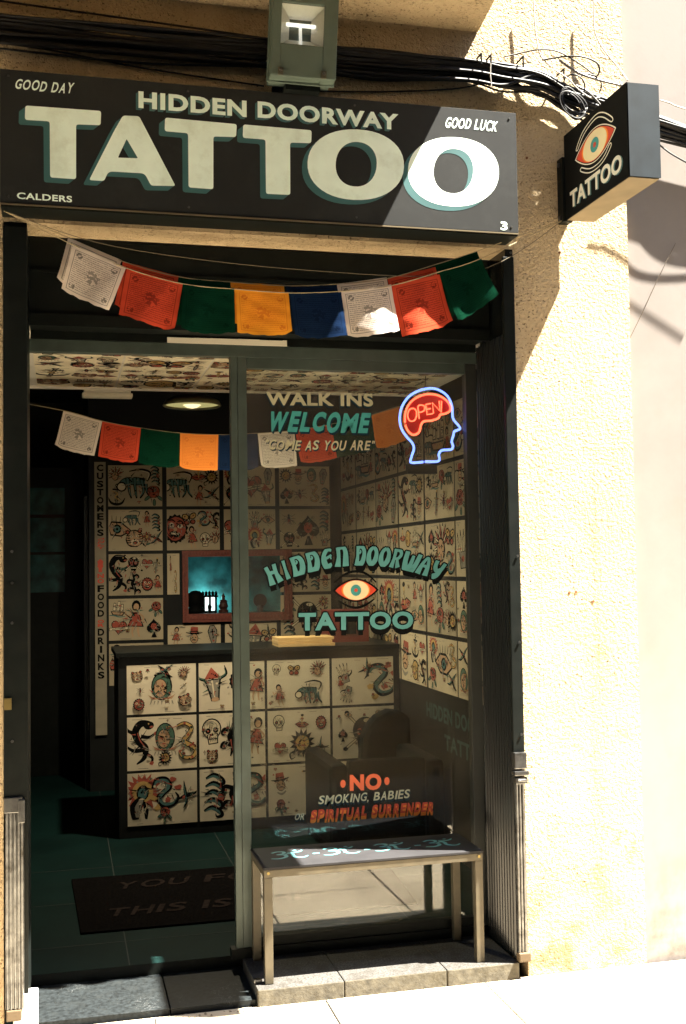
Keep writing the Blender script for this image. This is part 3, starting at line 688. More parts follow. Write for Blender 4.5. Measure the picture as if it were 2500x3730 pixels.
# ------------------------------------------------------------------ projecting sign with eye
ps = thing('projecting_sign', (1.96,-.05,2.95), 'small black box sign with an eye and TATTOO sticking out from the pillar', 'sign')
ztp, zbt = 3.288, 2.952
Wt = at(2054,501,'y',-.045); Ot = at(2282,300,'z',ztp)
wx, wy = Wt.x, -.045; oxx, oyy = at(2285,466,'z',3.12).x, Ot.y
oxx = Ot.x
D = Vector((oxx-wx, oyy-wy, 0)); Ln = D.length; Ud = D.normalized(); Rt = Vector((-Ud.y, Ud.x, 0))   # Rt: to the right
if Rt.x < 0: Rt = -Rt
TH = .125
def pbox(mb, s0, s1, t0, t1, z0, z1):
    o_ = Vector((wx, wy, 0)); q = [o_+Ud*s0+Rt*t0, o_+Ud*s1+Rt*t0, o_+Ud*s1+Rt*t1, o_+Ud*s0+Rt*t1]
    mb.hexa([(p.x,p.y,z0) for p in q]+[(p.x,p.y,z1) for p in q])
mb = MB(); pbox(mb, 0, Ln-.003, .004, TH-.004, zbt, ztp); mb.build('sign_box', mat('sign_galv', (.012,.0185,.024), .6, metal=.0, spec=.15, var=.15, scale=16), ps, bevel=.002)
mb = MB(); pbox(mb, 0, Ln, 0, .0035, zbt-.002, ztp+.002); mb.build('sign_face', mat('matt_sign_black', (.006,.0065,.0063), .7, var=.2, spec=.05), ps)
mb = MB(); pbox(mb, Ln-.002, Ln+.002, .004, TH, zbt, ztp); mb.build('end_panel', mat('blue_grey_panel', (.012,.0185,.024), .6, metal=.0, spec=.15, var=.22, scale=14), ps)
mb = MB(); pbox(mb, .002, Ln-.004, .0045, TH-.0045, zbt-.003, zbt-.0005); mb.build('bottom_panel', mat('bounce_tan_underside', (.16,.125,.07), .6, var=.15), ps)  # yellowish reflected light put into the underside's colour
mb = MB(); pbox(mb, -.05, .004, -.012, .03, 2.945, 3.205); mb.build('wall_bracket', BLACK, ps, bevel=.003)
for z in (3.18, 2.965):
    m2 = MB(); c = Vector((wx,wy,z))-Ud*.025-Rt*.012; m2.tube([c, c-Rt*.006], .009, 10); m2.build('bolt', STEEL, ps)
def psf(s, z, l_=.0): 
    p = Vector((wx, wy, 0))+Ud*(s*Ln)-Rt*(.0008+l_); return Vector((p.x, p.y, zbt+z*(ztp-zbt)))
def pseye(u, v, l_):
    # emblem runs uphill, as drawn on the sign
    return psf(.515+u*.30, .61+v*.35, l_)
WL = mat('white_line', (.70,.68,.58), .5)
def eye2():
    mb = MB(); M_ = [CREAM, REDP, ORANGEP, TEALD, WL, INK]
    n = 22
    top = [(-1+2*i/n, .5*math.sin(math.pi*i/n)**.9) for i in range(n+1)]; al = top+[(x,-y) for x, y in top[-2:0:-1]]
    mb.face([pseye(u*1.09, v*1.10, .0) for u, v in al], 4); mb.face([pseye(u*1.03, v*1.04, .0002) for u, v in al], 5)
    el = lambda a, b: [(a*math.cos(t*.1571), b*math.sin(t*.1571)) for t in range(40)]
    mb.face([pseye(u, v*.97, .0004) for u, v in al], 1); mb.face([pseye(u, v, .0006) for u, v in el(.70, .465)], 2); mb.face([pseye(u, v, .0008) for u, v in el(.63, .465)], 0)
    for r, mi, l_ in ((.235,3,.001),(.085,1,.0012)): mb.face([pseye(r*.95*math.cos(a*.314), r*math.sin(a*.314), l_) for a in range(20)], mi)
    for pts in ([(-.93,.26),(-.55,.62),(.05,.80),(.45,.66),(.86,.30),(.92,.40),(.50,.78),(.06,.92),(-.60,.74),(-1.0,.34),(-.93,.26)],
                [(-.74,-.40),(-.3,-.64),(.15,-.68),(.5,-.56),(.76,-.34),(.82,-.44),(.53,-.68),(.16,-.80),(-.33,-.76),(-.79,-.50),(-.74,-.40)]):
        vs, fs = ribbon(pts, (.035,), 5); mb.add2d((vs, fs), lambda u, v: pseye(u, v, .0002), 4)
    mb.build('eye_emblem', M_, ps)
eye2()
vf = glyphs('TATTOO', .036)
for nm, m, dx, dz, l_ in (('lettering', WL, 0, 0, .0009), ('letter_shade', TEALSH, .018, -.012, .0003)):
    mb = MB(); mb.add2d(vf, lambda u, v: psf(.09+.82*u+dx, .085+v*.20+dz+.02*u, l_)); mb.build(nm, m, ps)

# ------------------------------------------------------------------ floodlight
fl = thing('floodlight', (.86,-.02,3.35), 'grey square floodlight on the wall above the fascia sign', 'floodlight')
F0 = {}
def fp(u, v, d=0.):
    """u 0..1 left-right, v 0..1 bottom-top over the housing front, tilted slightly downwards; d behind the front"""
    x = .735+u*.240; z = 3.352+v*.300; y = -.262+(1-v)*.030+d
    return Vector((x+.010*v, y, z))
def fbox(mb, u0, u1, v0, v1, d0, d1, mi=0):
    mb.hexa([fp(u0,v0,d0),fp(u1,v0,d0),fp(u1,v0,d1),fp(u0,v0,d1),fp(u0,v1,d0),fp(u1,v1,d0),fp(u1,v1,d1),fp(u0,v1,d1)], mi)
wu0, wu1, wv0, wv1 = .13, .79, .38, .86
mb = MB()
fbox(mb, 0, wu0, 0, 1, 0, .05); fbox(mb, wu1, 1, 0, 1, 0, .05); fbox(mb, wu0, wu1, 0, wv0, 0, .05); fbox(mb, wu0, wu1, wv1, 1, 0, .05)
fbox(mb, -.025, 1.025, -.015, 1.02, .052, .062); fbox(mb, .02, .98, .02, .98, .063, .12)
mb.build('housing', FLOODG, fl, bevel=.004)
mb = MB()
for k in range(10):   # parabolic trough reflector
    t0, t1 = k/10, (k+1)/10
    def dd(t): return .012+.055*(1-(2*t-1)**2)
    a0, a1 = wv0+(wv1-wv0)*t0, wv0+(wv1-wv0)*t1
    mb.face([fp(wu0,a0,dd(t0)),fp(wu1,a0,dd(t0)),fp(wu1,a1,dd(t1)),fp(wu0,a1,dd(t1))])
for u, s in ((wu0,.16),(wu1,-.16)): mb.face([fp(u,wv0,.012),fp(u+s,wv0+.12,.050),fp(u+s,wv1-.12,.050),fp(u,wv1,.012)])
mb.build('reflector', CHROME, fl)
mb = MB(); mb.tube([fp(.24,.66,.040), fp(.68,.66,.040)], .007, 10); mb.build('lamp_tube', mat('glow_tube', (.8,.78,.7), .3, emit=(1,.95,.85), estr=.12), fl)  # unlit tube; its glow stands in for light reflected off the ground
mb = MB(); fbox(mb, .16, .25, .60, .70, .04, .07); fbox(mb, .67, .76, .60, .70, .04, .07); mb.build('lamp_holder', mat('ceramic', (.45,.40,.30), .5), fl)
mb = MB(); mb.tube([fp(.46,.40,.030), fp(.46,.64,.050)], .006, 8); mb.build('glow_streak', mat('streak_glow', (.85,.83,.76), .3, emit=(1,.97,.9), estr=.05), fl)  # added glowing strip, stands in for a bright reflection in the trough
mb = MB(); fbox(mb, wu0+.002, wu1-.002, wv0+.002, wv1-.002, .004, .007); mb.build('front_glass', FGLASS, fl)
for u in (.14, .80):
    m2 = MB(); fbox(m2, u-.035, u+.045, .0, .085, -.006, -.0005); m2.build('clip', mat('clip_brown', (.085,.075,.05), .5, metal=.3), fl)
    m2 = MB(); c = fp(u+.005,.05,-.006); m2.tube([c, c+Vector((0,-.005,0))], .006, 10); m2.build('bolt', STEEL, fl)
for u in (.20, .83):
    m2 = MB(); fbox(m2, u, u+.09, .955, 1.03, -.008, -.001); m2.build('top_clip', WHITEPL, fl)
mb = MB(); mb.box((.80,-.17,3.33),(.93,-.003,3.352)); mb.box((.78,-.02,3.29),(.95,-.003,3.40)); mb.build('wall_bracket', BLACK, fl)

# ------------------------------------------------------------------ cables along the wall
def cab(pts, r, m=CABLE, label=None, cat='cable', group=None, n=8, name='cable', k=7):
    mb = MB(); mb.tube(spline(pts, n), r, k); o = mb.build(name, m, base=Vector(pts[len(pts)//2]), smooth=True); tag(o, label, cat, group); return o
rc = random.Random(4)
for i in range(30):
    t = i/29; zz = 3.452+.105*t; rr = rc.uniform(.0028,.0080); yy = -.008-rr-.040*rc.random()
    def sag(k=1.): return rc.uniform(-.014,.014)*k
    zr = 3.455+(rc.random()*.095 if i % 3 else zz-3.455)     # some cables cross over to another level on the pillar
    pts = [(-1.2, yy, zz+.02+sag()), (-.3, yy, zz+.012+sag()), (.3, yy-.006, zz+.004+sag()), (.85, -.03-.03*rc.random(), zz+.005+sag()), (1.2, yy, zz+.006+sag()),
           (1.55, yy, zz+.022*(1-t)+.012+sag(.6)), (1.70, yy-.004, 3.455+(zz-3.455)*.85+.015+sag(.8)), (1.85, yy-.005, 3.455+(zr-3.455)*.75+.010+sag()), (1.98, yy-.010*rc.random(), 3.415+(zr-3.455)*.85+sag(1.2)), (2.12, yy-.008, 3.365+(zr-3.455)*.95+sag()), (2.35, yy, 3.335+(zr-3.455)*.8+sag()), (2.8, yy, 3.255+(zr-3.455)*.7+sag()), (3.6, yy, 3.15+(zr-3.455)*.8), (5.0, yy, 3.10+(zr-3.455))]
    cab(pts, rr, label='black cable running in the thick bundle along the wall above the signs', group='cables in the wall bundle')
cab([(-1,-.018,3.66),(-.2,-.018,3.625),(.4,-.018,3.60),(.9,-.02,3.575),(1.4,-.02,3.55),(1.62,-.02,3.545)], .004, label='thin black cable running above the bundle on the shaded wall')
cab([(-1,-.012,3.47),(-.2,-.012,3.475),(.3,-.012,3.43),(.75,-.012,3.402)], .0035, label='thin cable drooping below the bundle left of the floodlight')
cab([(.95,-.010,3.40),(1.25,-.010,3.425),(1.52,-.012,3.46),(1.66,-.02,3.50)], .0035, label='thin cable rising from the floodlight to the bundle')
a = lambda px, py, y=-.03: tuple(at(1700+px*.5102, py*.5102, 'y', y))
cab([a(470,-80),a(480,40),a(488,180),a(505,310),a(530,400),a(570,445),a(605,478)], .0028, CABLEG, 'thin grey wire hanging down the pillar into the bundle')
cab([a(905,-60),a(907,80),a(912,200),a(935,280),a(1000,385),a(1090,490),a(1150,575,-.1)], .0028, CABLEG, 'thin grey wire running slantwise down to the projecting sign')
cab([a(270,405),a(400,375),a(520,355,-.05),a(640,365,-.06),a(760,425,-.06),a(880,510,-.05),a(960,590,-.05),a(950,660,-.05)], .003, label='thin black cable looping out above the bundle on the pillar')
cab([a(540,430),a(650,410,-.05),a(780,400,-.07),a(890,425,-.08),a(945,470,-.08),a(935,540,-.06),a(860,530,-.05),a(800,550,-.05)], .0036, label='black cable curling over in a round loop right of the bundle')
cab([a(660,430,-.05),a(800,520,-.06),a(960,575,-.06),a(1110,610,-.06)], .005, mat('dusty_cable', (.10,.095,.09), .4), 'dusty grey cable on top of the bundle by the projecting sign')
cab([a(780,610,-.07),a(860,650,-.08),a(930,720,-.08),a(970,770,-.08)], .0045, mat('dusty_cable', (.10,.095,.09), .4), 'short dusty cable dipping under the bundle by the coil')
# coil of spare cable
co = MB()
for k in range(9):
    cx_, cy_ = 765+rc.uniform(-18,18), 735+rc.uniform(-15,15); rx_, ry_ = rc.uniform(62,92), rc.uniform(70,110)
    lp = [at(1700+(cx_+rx_*math.cos(2*math.pi*j/24))*.5102, (cy_+ry_*math.sin(2*math.pi*j/24+.5))*.5102, 'y', -.05-.008*k) for j in range(25)]
    co.tube(lp, .0032, 6)
tag(co.build('cable_coil', CABLE, base=at(2090,375,'y',-.05), smooth=True), 'tangled coil of spare black cable hanging under the bundle', 'cable coil')
for (px, py) in ((170,440),(102,430),(690,540),(400,450)):
    c = at(1700+px*.5102, py*.5102, 'y', -.07)
    mb = MB(); mb.box((c.x-.003,-.079,c.z-.018),(c.x+.003,-.074,c.z+.022)); mb.box((c.x-.003,-.079,c.z+.0225),(c.x+.003,-.008,c.z+.026)); tag(mb.build('cable_clip', INK, base=c), None, 'cable clip', 'cable clips on the bundle')['label'] = 'black clip strapping the cable bundle to the wall'
mb = MB(); c = at(1700+172*.5102, 450*.5102, 'y', -.085); c2_ = at(1700+178*.5102, 622*.5102, 'y', -.085); mb.tube([c, (c+c2_)/2+Vector((-.003,0,0)), c2_], .0024); tag(mb.build('wire_end', CABLEG, base=c), 'short stripped wire end dangling below the cable bundle', 'wire')
# loops that sag on the neighbour's wall
cab([(2.36,-.02,3.32),(2.44,-.05,3.245),(2.58,-.055,3.20),(2.9,-.05,3.20)], .0035, label='black cable sagging in a shallow arc on the pale wall')
cab([tuple(at(2462,885,'y',.017)), tuple(at(2400,1010,'y',.0175)), tuple(at(2340,1140,'y',.017)), tuple(at(2286,1250,'y',.0175))], .0013, mat('wire_shadow_brown', (.07,.05,.03), .8), 'thin brown strand laid as a wire shadow slanting down the pale wall', 'wire', name='wire')  # brown strand drawn along the line of a wire's shadow
cab([(2.40,-.03,3.33),(2.6,-.05,3.27),(2.9,-.05,3.235),(3.4,-.05,3.22)], .004, label='black cable sagging just under the bundle on the pale wall')
cab([a(700,560,-.05),a(760,530,-.08),a(830,570,-.09),a(840,650,-.08),a(770,690,-.07),a(690,650,-.06),a(700,560,-.05)], .0032, label='loose loop of thin black cable above the coil')
cab([a(630,500,-.06),a(720,560,-.09),a(800,640,-.09),a(890,700,-.08),a(960,690,-.06)], .0030, CABLEG, label='grey wire crossing the bundle diagonally above the coil')
cab([a(1380,715,-.1),a(1450,735,-.1),a(1568,780,-.1),(2.9,-.12,3.33)], .0028, CABLEG, 'thin grey wire above the bundle on the pale wall')

# ------------------------------------------------------------------ prayer flags
def flag(mb, c, y, n=16, bow=.010, ph=0., curl=0.):
    """four photo-pixel corners TL,TR,BR,BL on the plane y; rippling cloth grid with uv"""
    q = [at(*p, 'y', y) for p in c]; o = len(mb.v)
    if mb.uv is None: mb.uv = []
    for i in range(n+1):
        for j in range(n+1):
            u, v = j/n, i/n
            p = (q[0]*(1-u)+q[1]*u)*(1-v)+(q[3]*(1-u)+q[2]*u)*v
            d = bow*v*(math.sin(u*math.pi*1.4+ph)+.5*math.sin(u*7+ph*2+v*2))-curl*v*v*u + .0009*math.sin(u*17+v*9+ph*3)+.0007*math.sin(v*21-u*8+ph)-.005*max(0,v-.7)*(1 if math.sin(ph*5)>0 else -.6)*(1-u if math.sin(ph*3)>0 else u)*4
            sagz = -.006*math.sin(u*math.pi)*v + (.0035*math.sin(ph*7+u*23)*random.random() if i == n else 0) + .010*max(0,v-.75)*4*max(0,(1-u*6) if math.sin(ph*3)>0 else (u-.84)*6)
            mb.v.append((p.x, p.y+d, p.z+sagz))
    for i in range(n):
        for j in range(n):
            k = o+i*(n+1)+j; mb.f.append((k, k+n+1, k+n+2, k+1)); mb.m.append(0)
            for (a_, b_) in ((i,j),(i+1,j),(i+1,j+1),(i,j+1)): mb.uv.append((b_/n, 1-a_/n))
def build_flag(c, y, colour, parent, ph, bow=.010, label=None, curl=0.):
    mb = MB(); flag(mb, c, y, ph=ph, bow=bow, curl=curl); uv = mb.uv
    o = mb.build('flag', CL[colour], parent, smooth=True); l_ = o.data.uv_layers.new(name='UVMap')
    l_.data.foreach_set('uv', [x for p in uv for x in p])
    o['label'] = label or f'{colour} printed prayer flag'
    return o
OUT = [('white',[(265,891),(460,974),(398,1136),(224,1049)]), ('red',[(464,978),(667,1032),(638,1204),(434,1144)]), ('green',[(667,1034),(854,1049),(858,1210),(659,1206)]),
       ('orange',[(856,1053),(1051,1065),(1065,1217),(866,1210)]), ('blue',[(1057,1067),(1244,1064),(1260,1225),(1078,1227)]), ('white',[(1243,1061),(1425,1036),(1453,1206),(1270,1229)]),
       ('red',[(1428,1040),(1602,999),(1648,1177),(1465,1227)]), ('green',[(1598,991),(1754,941),(1801,1082),(1664,1177)])]
def garland(flags, y, ends, label, shift=(0,0), seed=1, rad=.0018, bow=.012, curls=()):
    g = thing('prayer_flag_garland', at(flags[0][1][0][0], flags[0][1][0][1], 'y', y), label, 'prayer flags')
    pts = [ends[0]]+[at(c[0][0]+shift[0], c[0][1]+shift[1], 'y', y) for _, c in flags]+[at(flags[-1][1][1][0]+shift[0], flags[-1][1][1][1]+shift[1], 'y', y)]+[ends[1]]
    mb = MB(); mb.tube(spline(pts, 5), rad, 5); mb.build('string', mat('cord', (.30,.24,.14), .9), g)
    for i, (colr, c) in enumerate(flags):
        cc = [(px+shift[0], py+shift[1]) for px, py in c]
        build_flag(cc, y, colr, g, seed+i*1.3, bow, curl=curls[i] if i < len(curls) else 0.)
    return g
pe = tuple(at(2056,800,'y',-.03)); pl = tuple(at(14,768,'y',-.14))
YF = -.075
garland(OUT, YF, (pl, pe), 'front string of prayer flags sagging below the fascia sign', seed=2, curls=(0,0,0,0,.01,.02,.02,.05))
garland(OUT, YF+.035, (pl, pe), 'back string of prayer flags just behind the front one', (-16,-26), seed=5)
cab([pl, (.2,-.10,2.735), (.9,-.08,2.69), (1.55,-.06,2.72), pe], .0013, mat('cord2', (.10,.08,.05), .9), 'loose thin string stretched behind the outer prayer flags', 'string', name='string')
INN = [('white',[(232,1496),(373,1534),(344,1660),(200,1627)]), ('red',[(373,1534),(514,1559),(501,1687),(358,1662)]), ('green',[(514,1559),(655,1575),(651,1704),(506,1687)]),
       ('tangerine',[(657,1577),(796,1583),(793,1712),(655,1706)]), ('blue',[(796,1583),(937,1578),(941,1708),(793,1712)]), ('white',[(939,1578),(1073,1567),(1084,1695),(952,1704)]),
       ('red',[(1076,1567),(1208,1545),(1228,1667),(1095,1689)]), ('green',[(1208,1545),(1352,1512),(1370,1635),(1228,1667)]), ('tangerine',[(1354,1512),(1470,1478),(1492,1598),(1372,1637)])]
garland(INN, 1.4, ((-.4,1.4,2.42), (1.97,1.4,2.42)), 'string of prayer flags hung across the inside of the shop', seed=9, bow=.005)

# ------------------------------------------------------------------ neon sign
ne = thing('neon_sign', (1.4,Y_G+.05,2.0), 'lit neon OPEN sign shaped as a blue head with a red brain', 'neon sign')
YN = Y_G+.045
def npx(x, y, d=0.): return at(900+x*.5421, 1380+y*.5421, 'y', YN+d)
head = [(1185,558),(1104,562),(1107,520),(1122,470),(1110,430),(1070,385),(1037,330),(1027,260),(1043,185),(1090,118),(1160,78),(1240,64),(1300,80),(1350,120),(1378,185),(1385,265),(1425,318),(1430,338),(1395,352),(1388,378),(1376,420),(1385,452),(1370,475),(1312,480),(1290,505),(1287,552),(1197,556)]
brain = [(1062,296),(1064,232),(1090,170),(1140,126),(1210,103),(1280,110),(1335,140),(1364,180),(1364,214),(1332,234),(1300,240),(1285,264),(1240,280),(1190,286),(1170,310),(1160,350),(1140,371),(1110,374),(1080,346),(1064,308)]
mb = MB(); mb.tube(spline([npx(*p) for p in head], 6), .0052, 8); mb.build('head_tube', NEONB, ne, smooth=True)
mb = MB(); mb.tube(spline([npx(*p) for p in brain], 6), .0048, 8); mb.build('brain_tube', NEONR, ne, smooth=True)
LET = [[(1112,285),(1090,278),(1080,245),(1090,210),(1115,198),(1136,212),(1140,245),(1130,275),(1112,285)],
       [(1158,268),(1153,225),(1150,185),(1172,176),(1193,185),(1192,210),(1175,222),(1157,224)],
       [(1236,166),(1202,172),(1206,205),(1210,240),(1248,234)], [(1206,205),(1234,200)],
       [(1254,233),(1246,160),(1296,214),(1292,148),(1308,148),(1305,226)]]
mb = MB()
for L_ in LET: mb.tube([npx(*p, -.006) for p in (spline([(x, y, 0) for x, y in L_], 4) if len(L_) > 6 and L_[0][0] != 1254 else L_) for p in [(p[0], p[1])]], .0032, 6)
mb.build('letter_tube', NEONR, ne, smooth=True)
mb = MB(); bp = spline([(x, y, 0) for x, y in brain], 3); cxm = sum(p.x for p in bp)/len(bp)
a_ = [npx(p.x, p.y, .016) for p in bp]; b_ = [q+Vector((0,.004,0)) for q in a_]
mb.face(a_); mb.face(b_[::-1])
for i in range(len(a_)): j = (i+1) % len(a_); mb.face([a_[i], a_[j], b_[j], b_[i]])
mb.build('brain_panel', mat('red_acrylic', (.30,.018,.012), .35), ne)
mb = MB(); c = npx(1195, 590); mb.box((c.x-.075,c.y,c.z-.03),(c.x+.055,c.y+.03,c.z+.012)); mb.build('transformer', BLACK, ne)
mb = MB(); mb.tube([npx(1195,570,.02), npx(1190,300,.02), npx(1200,-20,.02)], .002, 5); mb.build('power_wire', INK, ne)

# ------------------------------------------------------------------ bench on the step
bn = thing('bench', (1.15,.2,.061), 'black topped metal bench painted with teal symbols standing on the stone step', 'bench')
bx0, bx1, by0, by1, bz = .722, 1.577, .030, .322, .486
LW = .031
for x in (bx0, bx1-LW):
    for y in (by0, by1-LW):
        mb = MB(); mb.box((x,y,.0625),(x+LW,y+LW,bz-.039)); mb.build('leg', LEGM, bn, bevel=.0015)
mb = MB(); mb.box((bx0,by0,bz-.038),(bx1,by0+LW,bz-.011)); mb.box((bx0,by1-LW,bz-.038),(bx1,by1,bz-.011)); mb.box((bx0,by0+LW+.001,bz-.038),(bx0+LW,by1-LW-.001,bz-.011)); mb.box((bx1-LW,by0+LW+.001,bz-.038),(bx1,by1-LW-.001,bz-.011))
mb.build('apron', LEGM, bn, bevel=.0015)
BT = mat('bench_black', (.020,.0195,.021), .5, var=.2, scale=8, spec=.10)
mb = MB(); mb.box((bx0-.003,by0-.003,bz-.010),(bx1+.003,by1+.003,bz)); mb.build('top', BT, bn, bevel=.002)
OM = [([(.02,.80),(.16,.92),(.33,.86),(.34,.68),(.17,.58),(.36,.50),(.40,.26),(.22,.10),(.0,.16)],(.08,.10,.10,.09,.08,.10,.11,.10,.06)),
      ([(.36,.52),(.50,.64),(.58,.52),(.60,.28),(.72,.12),(.88,.10),(.98,.24)],(.07,.10,.10,.10,.10,.08,.05)),
      ([(.44,.80),(.58,.72),(.76,.78),(.84,.94)],(.05,.09,.09,.05)), ([(.60,.92),(.68,.98)],(.10,.10))]
for i in range(4):
    mb = MB()
    x0 = bx0+.045+.205*i; w_ = .145
    for pts, wd in OM:
        vs, fs = ribbon(pts, wd, 5); mb.add2d((vs, fs), lambda u, v: Vector((x0+u*w_+.02*v, by0+.095+v*.125, bz+.0008)))
    if i < 3: mb.add2d(([(1.12,.36),(1.30,.36),(1.30,.46),(1.12,.46)],[(0,1,2,3)]), lambda u, v: Vector((x0+u*w_+.02*v, by0+.095+v*.125, bz+.0008)))
    mb.build('painted_symbol', TEAL, bn)
for x in (bx0+LW*.5, bx1-LW*.5):
    mb = MB(); mb.tube([(x,by0+.001,bz-.022),(x,by0-.003,bz-.022)], .0055, 10); mb.build('screw', mat('brass', (.25,.19,.07), .4, metal=.8), bn)
mb = MB(); mb.box((.685,.055,.0615),(.715,.075,.075)); tag(mb.build('floor_bolt', STEEL, bevel=.002, base=(.70,.065,.0615)), 'small bright metal stop on the step beside the bench leg', 'door stop')

# ------------------------------------------------------------------ tattoo flash: a small drawing kit
PAL = [None, INK, mat('flash_red', (.31,.06,.035), .8), mat('flash_green', (.045,.11,.075), .8), mat('flash_skin', (.42,.26,.145), .8),
       mat('flash_gold', (.44,.28,.09), .8), mat('flash_grey', (.22,.20,.16), .8), mat('flash_teal', (.05,.13,.125), .8), mat('flash_light', (.60,.52,.36), .8)]
class Art:
    def __init__(s, rnd): s.items = []; s.T = (0,0,1,0,1); s.r = rnd
    def set(s, x, y, k, rot=0., flip=1): s.T = (x, y, k, rot, flip)
    def tr(s, p):
        x, y, k, r, f = s.T; u, v = p[0]*f, p[1]; return (x+k*(u*math.cos(r)-v*math.sin(r)), y+k*(u*math.sin(r)+v*math.cos(r)))
    def poly(s, pts, c): s.items.append(([s.tr(p) for p in pts], None, c))
    def rib(s, pts, w, c, n=4):
        vs, fs = ribbon(pts, w if isinstance(w, tuple) else (w,), n); s.items.append(([s.tr(p) for p in vs], fs, c))
    def blob(s, x, y, rx, ry, c, n=14, wob=.0, spikes=0, sp=.0, rot=0.):
        P = []
        N = max(n, spikes*2)
        for i in range(N):
            a = 2*math.pi*i/N; k = 1+(s.r.uniform(-wob, wob) if wob else 0)
            if spikes: k *= 1+(sp if i % 2 else 0)
            u, v = rx*k*math.cos(a), ry*k*math.sin(a); P.append((x+u*math.cos(rot)-v*math.sin(rot), y+u*math.sin(rot)+v*math.cos(rot)))
        s.poly(P, c)
    def shade(s, x, y, rx, ry, k=7, c=1, w=.05):
        for i in range(k):
            a = s.r.uniform(0, 6.28); b = a+s.r.uniform(.5,1.4); q = s.r.uniform(.35,.9)
            s.rib([(x+rx*q*math.cos(a+(b-a)*t), y+ry*q*math.sin(a+(b-a)*t)) for t in (0,.5,1)], (w*.3, w, w*.3), c, 3)
def m_skull(A):
    A.blob(0,.2,.72,.72,1,18); A.blob(0,.2,.63,.63,8,18); A.poly([(-.42,-.15),(.42,-.15),(.36,-.85),(-.36,-.85)],1); A.poly([(-.34,-.2),(.34,-.2),(.29,-.78),(-.29,-.78)],8)
    for x in (-.28,.28): A.blob(x,.08,.2,.2,1); A.blob(x,.08,.08,.08,2,8)
    A.poly([(0,-.05),(.1,-.28),(-.1,-.28)],1); A.rib([(-.3,-.5),(.3,-.5)],.05,1)
    for x in (-.2,-.07,.07,.2): A.rib([(x,-.38),(x,-.66)],.035,1)
    A.shade(0,.4,.6,.4,9,6,.06)
def m_hood(A):
    A.blob(0,.15,.62,.85,1,18); A.blob(0,.15,.56,.78,3,18); A.blob(-.08,.05,.4,.58,1,16); A.blob(-.08,.05,.37,.54,4,16)
    for x in (-.22,.06): A.rib([(x-.09,.14),(x,.2),(x+.1,.14)],(.03,.07,.03),1); A.blob(x,.12,.035,.03,1,8)
    A.rib([(-.08,.1),(-.02,-.1),(-.1,-.12)],.04,1); A.blob(-.08,-.25,.13,.05,2,10)
    for i in range(9):
        a = math.pi*(.08+.105*i); A.poly([(-.5+i*.125-.09,-.62),(-.5+i*.125+.09,-.62),(1.0*math.cos(math.pi-a)*.85,-.35-.3*math.sin(a)+.12)],2 if i%2 else 4)
    for i in range(7): A.rib([(-.6+.2*i,-.72),(-.7+.23*i,-.95)],(.08,.02),6)
    A.shade(.1,.3,.5,.6,8,1,.05)
def m_bird(A):
    A.rib([(-.9,.55),(-.3,.25),(.1,.0),(.5,-.35),(.95,-.5)],(.02,.25,.36,.22,.04),1); A.rib([(0,.1),(.35,.5),(.8,.95)],(.28,.22,.03),1); A.rib([(-.1,.0),(-.5,-.3),(-.95,-.35)],(.26,.2,.03),1)
    A.rib([(-.05,.1),(.3,.5),(.62,.8)],(.1,.08,.02),7); A.rib([(-.1,.02),(-.45,-.22),(-.75,-.27)],(.1,.08,.02),7); A.blob(-.25,.15,.16,.1,2); A.rib([(.5,-.35),(.8,-.75)],(.1,.03),1)
def m_snake(A):
    P = [(-.5,.85),(-.1,.95),(.25,.7),(.05,.35),(-.2,.05),(.15,-.2),(.45,-.45),(.2,-.8),(-.3,-.75),(-.45,-.45),(-.15,-.4)]
    A.rib(P,(.14,.2,.24,.26,.28,.3,.28,.24,.2,.12,.03),1,6); A.rib(P,(.07,.12,.15,.17,.19,.2,.19,.15,.12,.06,.01),5,6)
    for i in range(1,10): x, y = P[i]; A.blob(x,y,.07,.07,2 if i%2 else 3,8)
    A.rib([(-.5,.85),(-.75,.8),(-.9,.9)],(.05,.02),2); A.blob(.3,-.1,.06,.06,2,8)
def m_panther(A):
    A.rib([(.55,.9),(.1,.95),(-.2,.6),(-.1,.15),(.2,-.25),(.1,-.7),(-.3,-.95)],(.26,.34,.36,.34,.36,.22,.05),1,6); A.blob(.5,.82,.26,.2,1,14); A.rib([(-.15,.5),(-.55,.7),(-.65,.95)],(.2,.16,.1),1)
    A.rib([(.05,.35),(.45,.25),(.75,.38)],(.2,.15,.1),1); A.rib([(.15,-.3),(-.35,-.3),(-.7,-.05)],(.22,.18,.1),1); A.rib([(.2,-.5),(.5,-.75),(.45,-.98)],(.2,.14,.1),1)
    for x, y in ((-.68,.98),(.82,.4),(-.75,0),(.45,-1.0)): A.blob(x,y,.11,.09,2,9,.2)
    A.rib([(-.1,.55),(0,.15),(.22,-.2)],(.03,.06,.03),2); A.blob(.62,.74,.1,.05,2,8); A.blob(.5,.9,.04,.04,5,8)
def m_rose(A):
    for x, y, r_ in ((-.6,-.35,.6),(.55,-.45,2.4),(.0,-.8,1.5)): A.blob(x,y,.34,.16,1,10,0,rot=r_); A.blob(x,y,.28,.11,3,10,0,rot=r_)
    A.blob(0,.15,.6,.56,1,16,.08); A.blob(0,.15,.54,.5,2,16,.08); A.shade(0,.15,.5,.48,16,1,.07); A.blob(0,.2,.13,.12,1,9)
